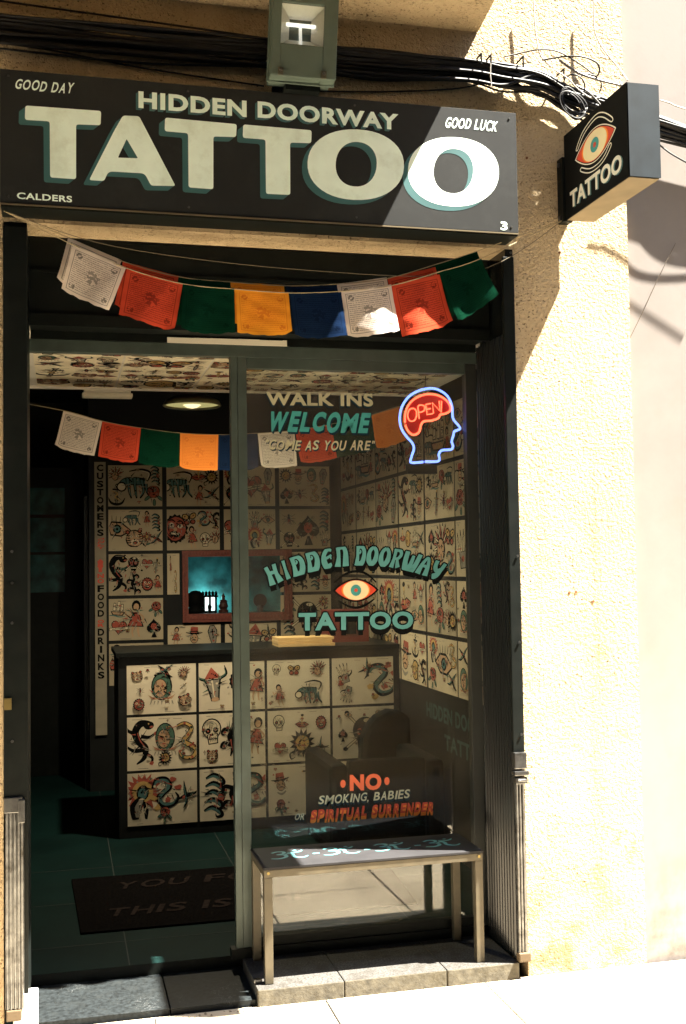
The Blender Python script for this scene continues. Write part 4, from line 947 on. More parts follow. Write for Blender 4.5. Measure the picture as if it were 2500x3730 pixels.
def m_dagger(A):
    A.poly([(-.13,.35),(.13,.35),(.1,-.7),(0,-1),(-.1,-.7)],1); A.poly([(-.08,.32),(.08,.32),(.06,-.68),(0,-.9),(-.06,-.68)],6); A.poly([(-.42,.32),(.42,.32),(.36,.45),(-.36,.45)],1); A.poly([(-.36,.35),(.36,.35),(.32,.42),(-.32,.42)],5)
    A.poly([(-.08,.45),(.08,.45),(.11,.9),(-.11,.9)],1); A.blob(0,.95,.12,.1,5,10); A.blob(.2,-.5,.1,.06,2,8); A.blob(-.15,-.75,.06,.09,2,8)
def heartp(k): return [(k*(16*math.sin(t)**3)/17, k*(13*math.cos(t)-5*math.cos(2*t)-2*math.cos(3*t)-math.cos(4*t))/17+.05) for t in [2*math.pi*i/22 for i in range(22)]]
def m_heart(A):
    A.poly(heartp(.75),1); A.poly(heartp(.67),2); A.shade(.2,.1,.4,.4,7,1,.06); A.poly([(-.85,-.1),(.85,.12),(.85,-.14),(-.85,-.36)],1); A.poly([(-.8,-.13),(.8,.08),(.8,-.1),(-.8,-.32)],8); A.rib([(-.6,-.2),(0,-.12),(.6,-.02)],.05,1)
def m_eye(A):
    A.poly([(-.9,0),(-.4,.42),(.2,.45),(.9,0),(.3,-.42),(-.35,-.42)],1); A.poly([(-.78,0),(-.35,.33),(.2,.35),(.78,0),(.27,-.33),(-.32,-.33)],4); A.blob(0,0,.26,.27,1); A.blob(0,0,.17,.18,7); A.blob(0,0,.08,.08,1,8)
    for i in range(6): A.rib([(-.6+.24*i,.45),(-.68+.27*i,.75)],(.05,.02),1)
def m_tiger(A):
    A.blob(0,0,.8,.75,1,18,.06); A.blob(0,0,.72,.67,4,18,.06)
    for s in (-1,1):
        A.blob(s*.55,.62,.22,.2,1,10); A.blob(s*.55,.62,.12,.11,2,9); A.blob(s*.28,.2,.13,.09,8,9); A.blob(s*.28,.2,.05,.06,1,8)
        for k in range(4): A.rib([(s*.78,.4-.22*k),(s*.5,.3-.2*k),(s*.34,.33-.2*k)],(.02,.12,.02),1)
    A.blob(0,-.3,.36,.28,8); A.blob(0,-.36,.22,.16,1); A.blob(0,-.38,.15,.09,2); A.poly([(-.12,-.02),(.12,-.02),(0,-.16)],1); A.rib([(0,.65),(0,.35)],(.14,.03),1)
def m_sun(A):
    A.blob(0,0,.62,.62,1,24,0,14,.55); A.blob(0,0,.5,.5,5,18,.05); A.shade(0,0,.42,.42,9,1,.07)
    for x in (-.16,.16): A.blob(x,.1,.08,.06,1,8)
    A.blob(0,-.18,.14,.07,2,10)
    A.rib([(-.6,-.5),(-.95,-.6),(-.9,-.95),(-.6,-.85)],(.14,.12,.08,.03),1)
def m_figure(A):
    A.poly([(-.18,.35),(.18,.35),(.46,-.45),(-.46,-.45)],1); A.poly([(-.13,.33),(.13,.33),(.38,-.4),(-.38,-.4)],2); A.blob(0,.7,.26,.3,1,12); A.blob(0,.63,.16,.2,4,12)
    A.rib([(-.14,-.45),(-.18,-.75),(-.12,-1)],(.14,.1,.06),4); A.rib([(.14,-.45),(.16,-.75),(.24,-1)],(.14,.1,.06),4); A.rib([(-.15,.3),(-.5,.1),(-.6,.4)],(.1,.09,.06),4); A.rib([(.15,.3),(.45,.05),(.3,-.15)],(.1,.09,.06),4); A.shade(0,0,.3,.4,6,1,.05)
def m_hand(A):
    A.poly([(-.3,-.9),(.3,-.9),(.38,-.1),(-.38,-.1)],1); A.poly([(-.25,-.86),(.25,-.86),(.32,-.12),(-.32,-.12)],6)
    for i, x in enumerate((-.3,-.1,.1,.3)): A.rib([(x,-.15),(x*1.4,.35),(x*1.7,.75+.12*(i in (1,2)))],(.17,.14,.05),1); A.rib([(x,-.12),(x*1.4,.33),(x*1.6,.6)],(.1,.08,.03),8)
    A.rib([(.3,-.4),(.65,-.2),(.75,.05)],(.16,.12,.05),1); A.blob(0,-.45,.15,.15,2,10)
def m_spade(A):
    A.poly([(x,-y+.1) for x, y in heartp(.7)],1); A.poly([(-.06,-.4),(.06,-.4),(.25,-.9),(-.25,-.9)],1); A.blob(0,.05,.26,.3,2,12); A.shade(0,.05,.22,.25,5,1,.05)
def m_bug(A):
    A.blob(0,0,.16,.42,1,12); A.blob(0,.45,.12,.12,1,8)
    for s in (-1,1):
        for y, e in ((.25,.55),(0,.05),(-.22,-.5)): A.rib([(0,y),(s*.4,y+.1),(s*.75,e)],(.05,.03),1)
    A.blob(0,-.1,.07,.2,2,8)
def m_butterfly(A):
    for s in (-1,1):
        A.blob(s*.45,.3,.45,.36,1,12,.06,rot=s*.5); A.blob(s*.45,.3,.34,.25,5,12,.06,rot=s*.5); A.blob(s*.35,-.35,.32,.3,1,12,.06); A.blob(s*.35,-.35,.22,.2,2,10); A.blob(s*.5,.35,.1,.08,1,8)
    A.rib([(0,.6),(0,-.6)],(.06,.14,.04),1)
def m_dragon(A):
    A.rib([(-.8,.4),(-.45,.85),(.1,.8),(.3,.35),(-.1,.05),(-.45,-.25),(-.2,-.75),(.4,-.75),(.75,-.4),(.6,-.05)],(.1,.3,.34,.34,.34,.36,.3,.26,.18,.04),1,6)
    A.rib([(-.7,.42),(-.42,.78),(.1,.72),(.22,.35),(-.14,.05),(-.4,-.25),(-.15,-.66),(.38,-.68),(.65,-.4)],(.03,.16,.2,.2,.2,.2,.16,.12,.04),7,6)
    for x, y in ((.55,.75),(-.75,-.2),(.1,-.4),(.8,.2),(-.6,-.8)): A.blob(x,y,.2,.16,2 if x>0 else 5,12,.3)
    for i in range(8): A.rib([(-.5+.12*i,.9-.06*i),(-.5+.15*i,1.05-.1*i)],(.09,.01),2)
    A.blob(-.62,.5,.08,.08,8,8)
def m_feathered(A):
    for i in range(11):
        a = math.pi*(.15+.1*i); A.rib([(.1,.1),(.1+.55*math.cos(a),.1+.55*math.sin(a)),(.1+.95*math.cos(a),.1+.95*math.sin(a))],(.1,.17,.04),1); A.rib([(.1,.1),(.1+.8*math.cos(a),.1+.8*math.sin(a))],(.04,.07),(2,8)[i%2])
    A.blob(0,-.05,.4,.5,1,14); A.blob(-.04,-.05,.33,.43,4,14); A.rib([(-.2,.05),(-.05,.08)],.05,1); A.rib([(-.38,.0),(-.46,-.18),(-.34,-.2)],.06,1); A.rib([(-.3,-.3),(-.1,-.32)],.05,2); A.shade(.1,-.1,.25,.4,6,1,.06)
def m_hat(A):
    A.rib([(-.8,.3),(-.3,.2),(.3,.2),(.8,.3)],(.05,.16,.16,.05),1); A.poly([(-.4,.28),(.4,.28),(.34,.8),(-.34,.8)],2); A.rib([(-.38,.4),(.38,.4)],.08,1)
    A.blob(0,-.25,.4,.45,1,14); A.blob(0,-.25,.35,.4,4,14)
    for x in (-.15,.15): A.blob(x,-.15,.06,.05,1,8)
    A.rib([(-.22,-.42),(0,-.36),(.22,-.42)],(.03,.1,.03),1); A.rib([(-.4,-.75),(0,-.95),(.4,-.75)],(.1,.2,.1),6)
def m_bull(A):
    A.poly([(-.45,.35),(.45,.35),(.3,-.3),(.22,-.8),(-.22,-.8),(-.3,-.3)],1); A.poly([(-.35,.3),(.35,.3),(.22,-.3),(.16,-.7),(-.16,-.7),(-.22,-.3)],6); A.poly([(-.45,.38),(.45,.38),(.0,1.0)],2); A.shade(0,.55,.25,.2,5,1,.06)
    for s in (-1,1): A.rib([(s*.4,.35),(s*.75,.55),(s*.7,1.0)],(.16,.14,.03),1); A.rib([(s*.42,.38),(s*.7,.55),(s*.68,.85)],(.07,.06,.02),3); A.blob(s*.2,.1,.08,.06,8,8)
    A.blob(0,-.72,.2,.12,4); A.rib([(-.05,.3),(-.02,-.6)],(.1,.06),8)
def m_mask(A):
    A.blob(0,0,.7,.78,1,22,.0,16,.14); A.blob(0,0,.62,.7,2,18,.05)
    for x in (-.26,.26): A.blob(x,.2,.17,.14,8,10); A.blob(x,.2,.07,.07,1,8); A.rib([(x-.2,.42),(x,.5),(x+.2,.4)],(.05,.1,.05),1)
    A.blob(0,-.32,.34,.2,1,12); A.poly([(-.25,-.25),(.25,-.25),(.2,-.34),(-.2,-.34)],8); A.blob(0,-.02,.12,.12,4,9); A.shade(0,0,.6,.65,8,1,.05)
def m_halo(A):
    A.blob(0,.35,.62,.62,2,30,0,18,.5); A.blob(0,.35,.5,.5,5,20); A.blob(0,.3,.3,.36,1,14); A.blob(0,.26,.22,.27,7,14); A.rib([(0,.05),(-.25,-.4),(-.2,-.95)],(.3,.6,.3),1); A.rib([(0,.0),(-.15,-.4),(-.12,-.85)],(.15,.3,.15),6); A.rib([(.1,-.1),(.25,-.5),(.3,-.9)],(.1,.25,.1),1); A.shade(0,-.4,.4,.5,8,8,.05)
def m_waves(A):
    for k in range(5):
        y = .8-.4*k; A.rib([(-.5,y),(-.1,y+.18),(.3,y),(.45,y-.2),(.2,y-.28),(.1,y-.12)],(.1,.24,.26,.2,.12,.03),1,5); A.rib([(-.45,y),(-.1,y+.12),(.25,y-.02),(.36,y-.18)],(.03,.12,.12,.03),7,5)
    A.blob(.35,-.1,.18,.16,2,12,.2)
def m_tribal(A):
    A.rib([(0,1),(.1,.4),(-.1,0),(.1,-.5),(0,-1)],(.04,.24,.3,.24,.05),1,6)
    for s, y in ((1,.6),(-1,.25),(1,-.1),(-1,-.45),(1,-.7)): A.rib([(0,y),(s*.4,y+.12),(s*.55,y-.1),(s*.35,y-.2)],(.2,.18,.12,.02),1,5); A.blob(s*.38,y-.05,.06,.06,2,8)
def m_lips(A):
    A.poly([(-.9,0),(-.3,.3),(0,.2),(.3,.3),(.9,0),(.35,-.36),(-.35,-.36)],1); A.poly([(-.78,0),(-.3,.22),(0,.13),(.3,.22),(.78,0),(.3,-.28),(-.3,-.28)],2); A.rib([(-.7,0),(0,-.06),(.7,0)],(.02,.09,.02),1); A.rib([(0,1),(0,-.1)],(.16,.1),5); A.blob(0,1,.2,.14,1,8)
def m_pirate(A):
    for s in (-1,1): A.rib([(-.95*s,.8),(.9*s,-.75)],(.16,.11,.16),1); A.rib([(-.93*s,.78),(.88*s,-.73)],(.09,.06,.09),8); A.blob(-.97*s,.86,.13,.1,1,8); A.blob(.94*s,-.8,.13,.1,1,8)
    A.blob(0,.1,.62,.62,1,18); A.blob(.1,.55,.2,.1,8,10)
    for x in (-.24,.24): A.blob(x,.02,.17,.17,2,10); A.blob(x,.02,.07,.07,1,8)
    A.poly([(-.36,-.35),(.36,-.35),(.28,-.8),(-.28,-.8)],1); A.rib([(-.26,-.52),(.26,-.52)],.14,8)
    for x in (-.15,-.05,.05,.15): A.rib([(x,-.44),(x,-.62)],.03,1)
def m_jaguar(A):
    P = [(-.85,.1),(-.5,.25),(.1,.25),(.6,.2)]; A.rib(P,(.2,.42,.46,.38),1,5); A.rib(P,(.12,.33,.36,.28),7,5); A.blob(-.75,-.05,.3,.28,1,12); A.blob(-.75,-.05,.22,.2,8,12)
    for x, e in ((-.35,-.2),(.0,.1),(.45,.3),(.65,.95)): A.rib([(x,.1),(x+.05,-.35),(e,-.7)],(.2,.15,.08),1); A.rib([(x,.1),(x+.05,-.32),(e,-.6)],(.1,.08,.03),7)
    for k in range(6): A.rib([(-.5+.2*k,.45),(-.48+.2*k,.1)],(.07,.02),1)
    A.rib([(.7,.25),(.9,.7),(.4,.9),(-.3,.8)],(.14,.13,.11,.05),1,5); A.rib([(.7,.3),(.83,.68),(.4,.82)],(.05,.06,.02),8,5)
def m_anchor(A):
    A.rib([(0,.7),(0,-.8)],.2,1); A.rib([(0,.65),(0,-.75)],.1,6); A.rib([(-.75,-.25),(-.5,-.7),(0,-.85),(.5,-.7),(.75,-.25)],(.05,.2,.24,.2,.05),1); A.rib([(-.4,.45),(.4,.45)],.14,1); A.blob(0,.8,.17,.17,1,12); A.blob(0,.8,.08,.08,8,10)
    A.rib([(-.5,.3),(.1,.1),(-.15,-.2),(.35,-.5)],(.08,.12,.12,.06),5)
def m_daisy(A):
    A.rib([(0,0),(.1,-.5),(-.1,-1)],(.08,.1,.05),1)
    for i in range(10): a = i*.628; A.blob(.42*math.cos(a),.3+.42*math.sin(a),.24,.12,1,9,rot=a); A.blob(.43*math.cos(a),.3+.43*math.sin(a),.18,.07,2 if i%2 else 4,9,rot=a)
    A.blob(0,.3,.2,.2,5,12); A.blob(.3,-.55,.28,.12,3,10,rot=.6); A.blob(-.3,-.7,.26,.1,1,10,rot=2.4)
def m_coffin(A):
    P = [(-.25,1),(.25,1),(.55,.4),(.25,-1),(-.25,-1),(-.55,.4)]; A.poly(P,1); A.poly([(x*.82,y*.9) for x,y in P],6); A.rib([(0,.6),(0,-.4)],.12,1); A.rib([(-.25,.3),(.25,.3)],.12,1); A.blob(0,-.65,.12,.1,2,9)
def m_moon(A):
    A.poly([(.7*math.cos(a*.2+.6),.8*math.sin(a*.2+.6)) for a in range(26)],1); A.poly([(.6*math.cos(a*.2+.65)-.02,.7*math.sin(a*.2+.65)) for a in range(25)],5); A.rib([(-.3,.2),(-.12,.25)],.07,1); A.rib([(-.35,-.25),(-.1,-.28)],.08,2); A.shade(-.2,0,.4,.5,10,1,.06)
    for x,y in ((.7,.5),(.8,-.3)): A.blob(x,y,.07,.07,1,8,0,4,1.)
def m_ship(A):
    A.poly([(-.8,-.35),(.85,-.3),(.6,-.75),(-.55,-.75)],1); A.poly([(-.65,-.42),(.7,-.38),(.5,-.66),(-.48,-.66)],4)
    for x,h in ((-.4,.6),(.05,.85),(.45,.55)): A.poly([(x-.18,-.25),(x+.2,-.25),(x+.14,h),(x-.12,h)],1); A.poly([(x-.13,-.2),(x+.14,-.2),(x+.09,h-.07),(x-.08,h-.07)],8); A.rib([(x-.15,h*.4),(x+.15,h*.4)],.05,1)
    A.rib([(-.95,-.85),(-.4,-.78),(.2,-.88),(.9,-.8)],(.06,.14,.14,.06),7)
MOT = {'anchor':m_anchor,'daisy':m_daisy,'coffin':m_coffin,'moon':m_moon,'ship':m_ship,'skull':m_skull,'hooded face':m_hood,'bird':m_bird,'snake':m_snake,'panther':m_panther,'rose':m_rose,'dagger':m_dagger,'heart':m_heart,'eye':m_eye,'tiger head':m_tiger,'black sun':m_sun,'dancer':m_figure,
       'hand':m_hand,'spade':m_spade,'insect':m_bug,'butterfly':m_butterfly,'dragon':m_dragon,'feathered head':m_feathered,'man in a hat':m_hat,'horned bull':m_bull,'red mask':m_mask,'haloed saint':m_halo,
       'waves':m_waves,'tribal scroll':m_tribal,'red lips':m_lips,'skull and crossbones':m_pirate,'striped cat':m_jaguar}
# layouts on a sheet 1.36 wide x 1 high, centre origin: (motif, x, y, size, rotation)
def art_mesh(name, lay, seed, w, h, paper=None):
    """one sheet: paper card plus painted figures in one mesh, lying in x-z, facing -y, lower left at origin"""
    rnd = random.Random(seed); A = Art(rnd)
    for it in lay:
        n_, x, y, k = it[:4]; A.set(x, y, k, it[4] if len(it) > 4 else rnd.uniform(-.15,.15), it[5] if len(it) > 5 else 1); MOT[n_](A)
        for q in range(20): a_ = rnd.uniform(0,6.28); r0, r1 = rnd.uniform(.1,.6), rnd.uniform(.3,.85); b_ = a_+rnd.uniform(-.5,.5); A.rib([(r0*math.cos(a_),r0*math.sin(a_)),(r1*math.cos(b_),r1*math.sin(b_))],(.07,.01),rnd.choice((1,1,6,6,6,2,3)),2)
    A.set(0,0,1)
    for i in range(rnd.randint(3,6)):     # small captions and scribbles
        x, y = rnd.uniform(-.6,.4), rnd.choice((-.46,.45,.46)); A.rib([(x,y),(x+rnd.uniform(.06,.2),y+rnd.uniform(-.006,.006))],.010,6,2)
    for i in range(rnd.randint(2,5)): A.blob(rnd.uniform(-.6,.6), rnd.uniform(-.42,.42), .02, .02, rnd.choice((1,2,6)), 7, .3)
    k = h; mb = MB(); mb.box((0,0,0),(w,.003,h), 0); sx = w/1.36
    for i, (pts, fs, c) in enumerate(A.items):
        y = -.0002-.000025*i; P = [(w/2+min(max(u*sx,-.495*w),.495*w), y, h/2+min(max(v*k,-.49*h),.49*h)) for u, v in pts]
        if fs is None: mb.face(P[::-1], c)
        else:
            o = len(mb.v); mb.v += P
            for f in fs: mb.f.append(tuple(o+j for j in f)); mb.m.append(c)
    me = bpy.data.meshes.new(name); me.from_pydata(mb.v, [], mb.f)
    for m in [paper or PAPER]+PAL[1:]: me.materials.append(m)
    me.polygons.foreach_set('material_index', mb.m); me.update(); return me
def rand_lay(seed, n=None):
    r = random.Random(seed); names = list(MOT); lay = []
    cells = r.choice([[(-.5,.27,.17),(-.16,.25,.19),(.18,.26,.18),(.5,.24,.17),(-.5,-.2,.22),(-.12,-.22,.21),(.24,-.2,.2),(.54,-.24,.17)],[(-.48,.02,.36),(-.08,.26,.19),(.26,.26,.17),(.54,.2,.17),(-.04,-.2,.24),(.3,-.24,.17),(.54,-.22,.18)],[(-.45,.25,.2),(0,.22,.23),(.45,.26,.2),(-.42,-.22,.22),(.05,-.22,.22),(.46,-.22,.21)], [(-.42,.0,.34),(.12,.24,.21),(.48,.22,.18),(.14,-.24,.22),(.5,-.22,.2)],
                      [(-.48,.25,.19),(-.46,-.2,.24),(0,.02,.38),(.48,.26,.18),(.46,-.2,.24)], [(-.4,.24,.21),(.08,.02,.4),(-.42,-.24,.21),(.5,.2,.2),(.5,-.25,.19)]])
    ns = r.sample(names, len(cells))
    for (x, y, k), n_ in zip(cells, ns): lay.append((n_, x+r.uniform(-.03,.03), y+r.uniform(-.02,.02), k*1.16))
    for q in range(4): lay.append((r.choice(['insect','butterfly','heart','rose','dagger','eye']), r.uniform(-.6,.6), r.uniform(-.42,.42), .06))
    return lay
def hang(me, loc, label, group, rotz=0., scale=None, rot=None):
    o = bpy.data.objects.new('flash_sheet', me); COL.objects.link(o); o.location = loc
    if rot: o.rotation_euler = rot
    else: o.rotation_euler = (0,0,rotz)
    if scale: o.scale = scale
    return tag(o, label, 'flash sheet', group)

# ------------------------------------------------------------------ reception counter with twelve sheets
YC = 2.45
ct = thing('reception_counter', (1.1,YC+.3,.065), 'black reception counter faced with rows of tattoo flash', 'counter')
ctz = at(462,2400,'y',YC).z+.005
mb = MB(); mb.box((.315,YC+.004,.066),(1.98,YC+.55,ctz)); mb.build('body', BLKWALL, ct)
mb = MB(); mb.box((.30,YC-.012,ctz+.001),(1.98,YC+.58,ctz+.03)); mb.build('top', BLACK, ct, bevel=.003)
CS = [
 [('hooded face',0,.0,.36,0),('bird',.06,.36,.2,-.2),('tiger head',-.48,.27,.15),('feathered head',.44,.30,.16),('insect',-.42,-.02,.11),('mask' if False else 'red mask',-.45,-.30,.16),('tiger head',.46,-.25,.17,.3),('dagger',.42,.04,.10,-.8)],
 [('horned bull',-.38,.02,.42,.12),('red mask',.16,.10,.30),('dancer',.52,.02,.36)],
 None,
 [('skull',-.48,.30,.14),('red mask' if False else 'butterfly',-.10,.28,.17),('feathered head',.42,.26,.22),('dancer',-.42,-.22,.24),('striped cat',.22,-.22,.32),('heart',-.62,-.4,.06)],
 [('hand',-.42,.18,.26,.3),('bird',.12,.24,.24,.8),('dragon',.42,.0,.40,.2),('hand',-.36,-.28,.22,2.8),('dancer',-.50,-.02,.16),('insect',.56,.34,.09)],
 [('panther',-.42,.0,.42,.1),('hooded face',.06,.06,.34,0),('black sun',.06,-.28,.16),('snake',.50,.0,.40),('insect',.3,.25,.05)],
 [('skull',-.42,.16,.30),('tribal scroll',-.02,.05,.40),('dancer',.50,.05,.38),('tiger head',-.42,-.30,.16)],
 None,
 [('skull',-.44,.26,.19),('red lips',.06,.22,.19),('red mask',.48,.24,.17),('black sun',.06,-.14,.32),('heart',-.42,-.22,.20),('bird',.46,-.24,.19,.6)],
 [('skull and crossbones',.02,.0,.46),('spade',-.46,-.02,.17),('eye',-.34,.36,.11),('eye',.34,.38,.11),('snake',.5,-.3,.14)],
 [('haloed saint',-.40,.0,.44),('dragon',.06,.10,.34),('rose',.05,-.28,.18),('bird',.48,.02,.26,.9)],
 [('waves',-.38,.0,.42),('tribal scroll',.02,.0,.46),('dragon',.46,.05,.36)],
 None,
 [('man in a hat',-.42,.16,.26),('dagger',.20,.36,.16,1.6),('tribal scroll',.30,-.05,.30),('rose',-.42,-.28,.17),('waves',.55,-.1,.22)],
 [('dragon',.0,.0,.42),('skull',-.48,-.2,.16),('rose',.48,.2,.18)],
]
xs_ = [at(462,2423,'y',YC).x, at(724,2412,'y',YC).x, at(973,2400,'y',YC).x, at(1209,2389,'y',YC).x, at(1441,2378,'y',YC).x]
CB = [CS[0], CS[1], CS[3], CS[4], CS[5], CS[6], CS[8], CS[9], CS[10], CS[11], CS[13], CS[14]]
CLB = ['flash sheet of a green hooded face below a bird, top left of the counter', 'flash sheet of a horned bull beside a red mask, behind the window mullion',
       'flash sheet with a striped cat, dancer and feathered head, top row of the counter', 'flash sheet of clutching hands and a winged creature, top right of the counter front',
       'flash sheet of a black panther, green figure and coiled snake, left of the counter front', 'flash sheet of a skull and black scrollwork in the middle counter row, behind the mullion',
       'flash sheet with a black spiky sun and red lips on the counter front', 'flash sheet of a large black skull and crossbones on the counter front',
       'flash sheet of a haloed saint and dragon, bottom left of the counter front', 'flash sheet of teal waves and black scrolls, bottom row of the counter',
       'flash sheet with a man in a hat, bottom row behind the NO lettering', 'flash sheet half hidden by the black armchair, bottom right of the counter']
zr = [at(462,2423,'y',YC).z, at(462,2613,'y',YC).z, at(462,2818,'y',YC).z, at(462,3020,'y',YC).z]
for r_ in range(3):
    for c_ in range(4):
        i = r_*4+c_; w_ = xs_[c_+1]-xs_[c_]-.016; z1_ = zr[r_]-.003; z0_ = zr[r_+1]+.013
        rr_ = random.Random(40+i); lay_ = [(q[0],q[1],q[2],q[3]*.93)+tuple(q[4:]) for q in CB[i]]+[(rr_.choice(['insect','heart','rose','butterfly','eye','dagger']), rr_.uniform(-.62,.62), rr_.choice((-1,1))*rr_.uniform(.2,.43), .05) for q in range(6)]
        hang(art_mesh('flash_sheet', lay_, 100+i, w_, z1_-z0_), (xs_[c_], YC-.0005, z0_), CLB[i], 'flash sheets on the counter front')
# booklets and clutter on the counter
for i in range(3):
    mb = MB(); z = ctz+.032+.018*i; dx = rc.uniform(-.008,.008); mb.box((1.235+dx+.012*(i%2),YC+.0+.01*i,z),(1.575+dx,YC+.22,z+.0165)); 
    tag(mb.build('booklet', BOOK, bevel=.001, base=(1.4,YC+.1,z)), ('bottom','middle','top')[i]+' tan booklet of the stack on the counter', 'booklet', 'stacked booklets')
mb = MB(); mb.box((1.60,YC+.25,ctz+.032),(1.86,YC+.45,ctz+.23)); mb.box((1.70,YC+.243,ctz+.08),(1.78,YC+.249,ctz+.20),1); tag(mb.build('red_box', [mat('dull_red_box', (.14,.022,.014), .6), INK], bevel=.002, base=(1.7,YC+.35,ctz+.03)), 'dull red box with a black front panel on the counter', 'box')
# black armchair in front of the right end
ac = thing('armchair', (1.65,1.95,.065), 'low black leather armchair, barely visible before the right end of the counter', 'armchair')
mb = MB(); mb.box((1.441,1.66,.12),(1.92,2.28,.44)); mb.build('seat', LEATHER, ac, bevel=.03)
mb = MB(); pr = [(1.66,.40),(1.675,.60),(1.71,.67),(1.76,.72),(1.84,.755),(1.92,.74),(1.965,.70),(1.97,.4)]; mb.prism(pr, lambda u, v, w: Vector((u, 2.18+w, v)), .12); mb.build('backrest', LEATHER, ac, bevel=.03)
for x in (1.345, 1.87):
    mb = MB(); mb.box((x,1.60,.12),(x+.095,2.26,.56)); mb.build('armrest', LEATHER, ac, bevel=.03)
mb = MB(); mb.box((1.441,1.62,.30),(1.869,1.68,.575)); mb.build('cushion', LEATHER, ac, bevel=.025)
for x in (1.37, 1.91):
    for y in (1.66, 2.22):
        mb = MB(); mb.tube([(x,y,.066),(x,y,.13)], .018, 8); mb.build('leg', BLACK, ac)

# ------------------------------------------------------------------ back wall: grid of sheets, hatch, strip sign
LIB = [art_mesh('flash_sheet', rand_lay(300+i), 400+i, .372, .287, PAPERD) for i in range(17)]
xb = [.322+.403*i for i in range(4)]
rows = ['top', 'second', 'third', 'fourth', 'fifth']; colsn = ['leftmost', 'second', 'third', 'fourth']
k_ = 0
for r_ in range(5):
    for c_ in range(4):
        z0_ = 2.318-.310*(r_+1)+.014
        if r_ in (2,) and c_ in (1,2): continue
        x_ = xb[c_]
        me = LIB[k_ % 17]; k_ += 1
        if r_ == 3 and c_ in (1,2): z0_ = .900
        if r_ == 4 and c_ in (1,2): continue
        hang(me, (x_, YB-.004, z0_), f'flash sheet on the back wall, {rows[r_]} row and {colsn[c_]} column', 'flash sheets on the back wall')
nm = art_mesh('flash_sheet', [('dancer',-.3,.2,.25),('snake',.25,-.2,.28)], 77, .085, .287, PAPERD)
hang(nm, (.725, YB-.004, 1.402), 'narrow flash sheet squeezed in left of the red hatch frame', 'flash sheets on the back wall')
ht = thing('hatch_frame', (1.21,YB,1.23), 'dull red carved frame around the teal lit wall hatch', 'frame')
fx0, fz0, fx1, fz1 = .828, 1.204, 1.612, 1.708
for a0, b0 in (((fx0,fz0),(hx0,fz1)),((hx1,fz0),(fx1,fz1)),((hx0,fz0),(hx1,hz0)),((hx0,hz1),(hx1,fz1))):
    mb = MB(); mb.box((a0[0],YB-.035,a0[1]),(b0[0],YB-.001,b0[1])); n_ = max(2, int(max(b0[0]-a0[0], b0[1]-a0[1])/.022))
    for i in range(n_):
        if b0[0]-a0[0] > b0[1]-a0[1]: x = a0[0]+(b0[0]-a0[0])*(i+.5)/n_; z = (a0[1]+b0[1])/2; 
        else: x = (a0[0]+b0[0])/2; z = a0[1]+(b0[1]-a0[1])*(i+.5)/n_
        mb.box((x-.006,YB-.043,z-.008),(x+.006,YB-.0355,z+.008))
    mb.build('moulding', REDFR, ht)
hzs = hz0-.010
# in the hatch: bust, lantern, temple figure, wreath
mb = MB(); c = at(650+165*.3827, 1950+745*.3827, 'y', 4.12)
mb.lathe([(.0,0),(.062,0),(.066,.03),(.048,.045),(.060,.07),(.064,.11),(.055,.145),(.032,.165),(0,.17)], (c.x,4.12,hzs), 18); tag(mb.build('carved_bust', INK, smooth=True, base=(c.x,4.12,hzs)), 'dark carved bust in silhouette at the left of the hatch', 'bust')
ln = thing('lantern', (at(764,2180,'y',4.15).x,4.15,hzs), 'lit lantern with a crown top standing in the hatch', 'lantern'); lx = ln.location.x
mb = MB(); mb.box((lx-.05,4.12,hzs),(lx+.05,4.19,hzs+.018)); mb.lathe([(.012,.018),(.018,.05),(.008,.07)], (lx,4.155,hzs), 10)
for x in (-.048,-.004,.040): mb.box((lx+x-.002,4.128,hzs+.019),(lx+x+.012,4.18,hzs+.118))
mb.box((lx-.058,4.115,hzs+.119),(lx+.058,4.195,hzs+.132))
for i in range(5): mb.lathe([(.010,.132),(.011,.152),(.004,.160),(0,.168)], (lx-.048+.024*i,4.155,hzs), 8)
mb.build('lantern_body', INK, ln)
mb = MB(); mb.box((lx-.044,4.150,hzs+.020),(lx+.044,4.176,hzs+.117)); mb.build('lantern_light', LANTE, ln, bevel=.01)
mb = MB()
c = at(650+430*.3827, 1950+740*.3827, 'y', 4.15); mb.lathe([(.0,0),(.036,0),(.036,.02),(.026,.03),(.036,.05),(.028,.075),(.030,.09),(.012,.10),(.014,.125),(.004,.14),(0,.152)], (c.x,4.15,hzs), 12); tag(mb.build('temple_figurine', mat('dark_red_wood', (.05,.015,.01), .6), base=(c.x,4.15,hzs)), 'small dark red temple shaped figurine right of the lantern', 'figurine')
mb = MB(); c = at(650+780*.3827, 1950+620*.3827, 'y', 4.2); mb.lathe([(.0,0),(.05,.0),(.05,.02),(.0,.02)], (0,0,0), 18)
mb.v = [(c.x+x, 4.2+z, c.z+y) for x, y, z in mb.v]; mb.lathe([(.0,0),(.02,.0),(.026,.03),(.02,.05)], (c.x,4.21,hzs), 12); tag(mb.build('round_mirror', mat('dark_disc', (.04,.022,.018), .5), base=(c.x,4.2,hzs)), 'dark round disc on a pot at the right of the hatch', 'ornament')
# light inside the hatch comes from the lantern
pl_ = bpy.data.lights.new('lantern_lamp', 'POINT'); pl_.energy = .16; pl_.color = (.50,1.0,.98); pl_.shadow_soft_size = .02
po = bpy.data.objects.new('lantern_lamp', pl_); COL.objects.link(po); po.location = (lx+.0, 4.255, hzs+.085)
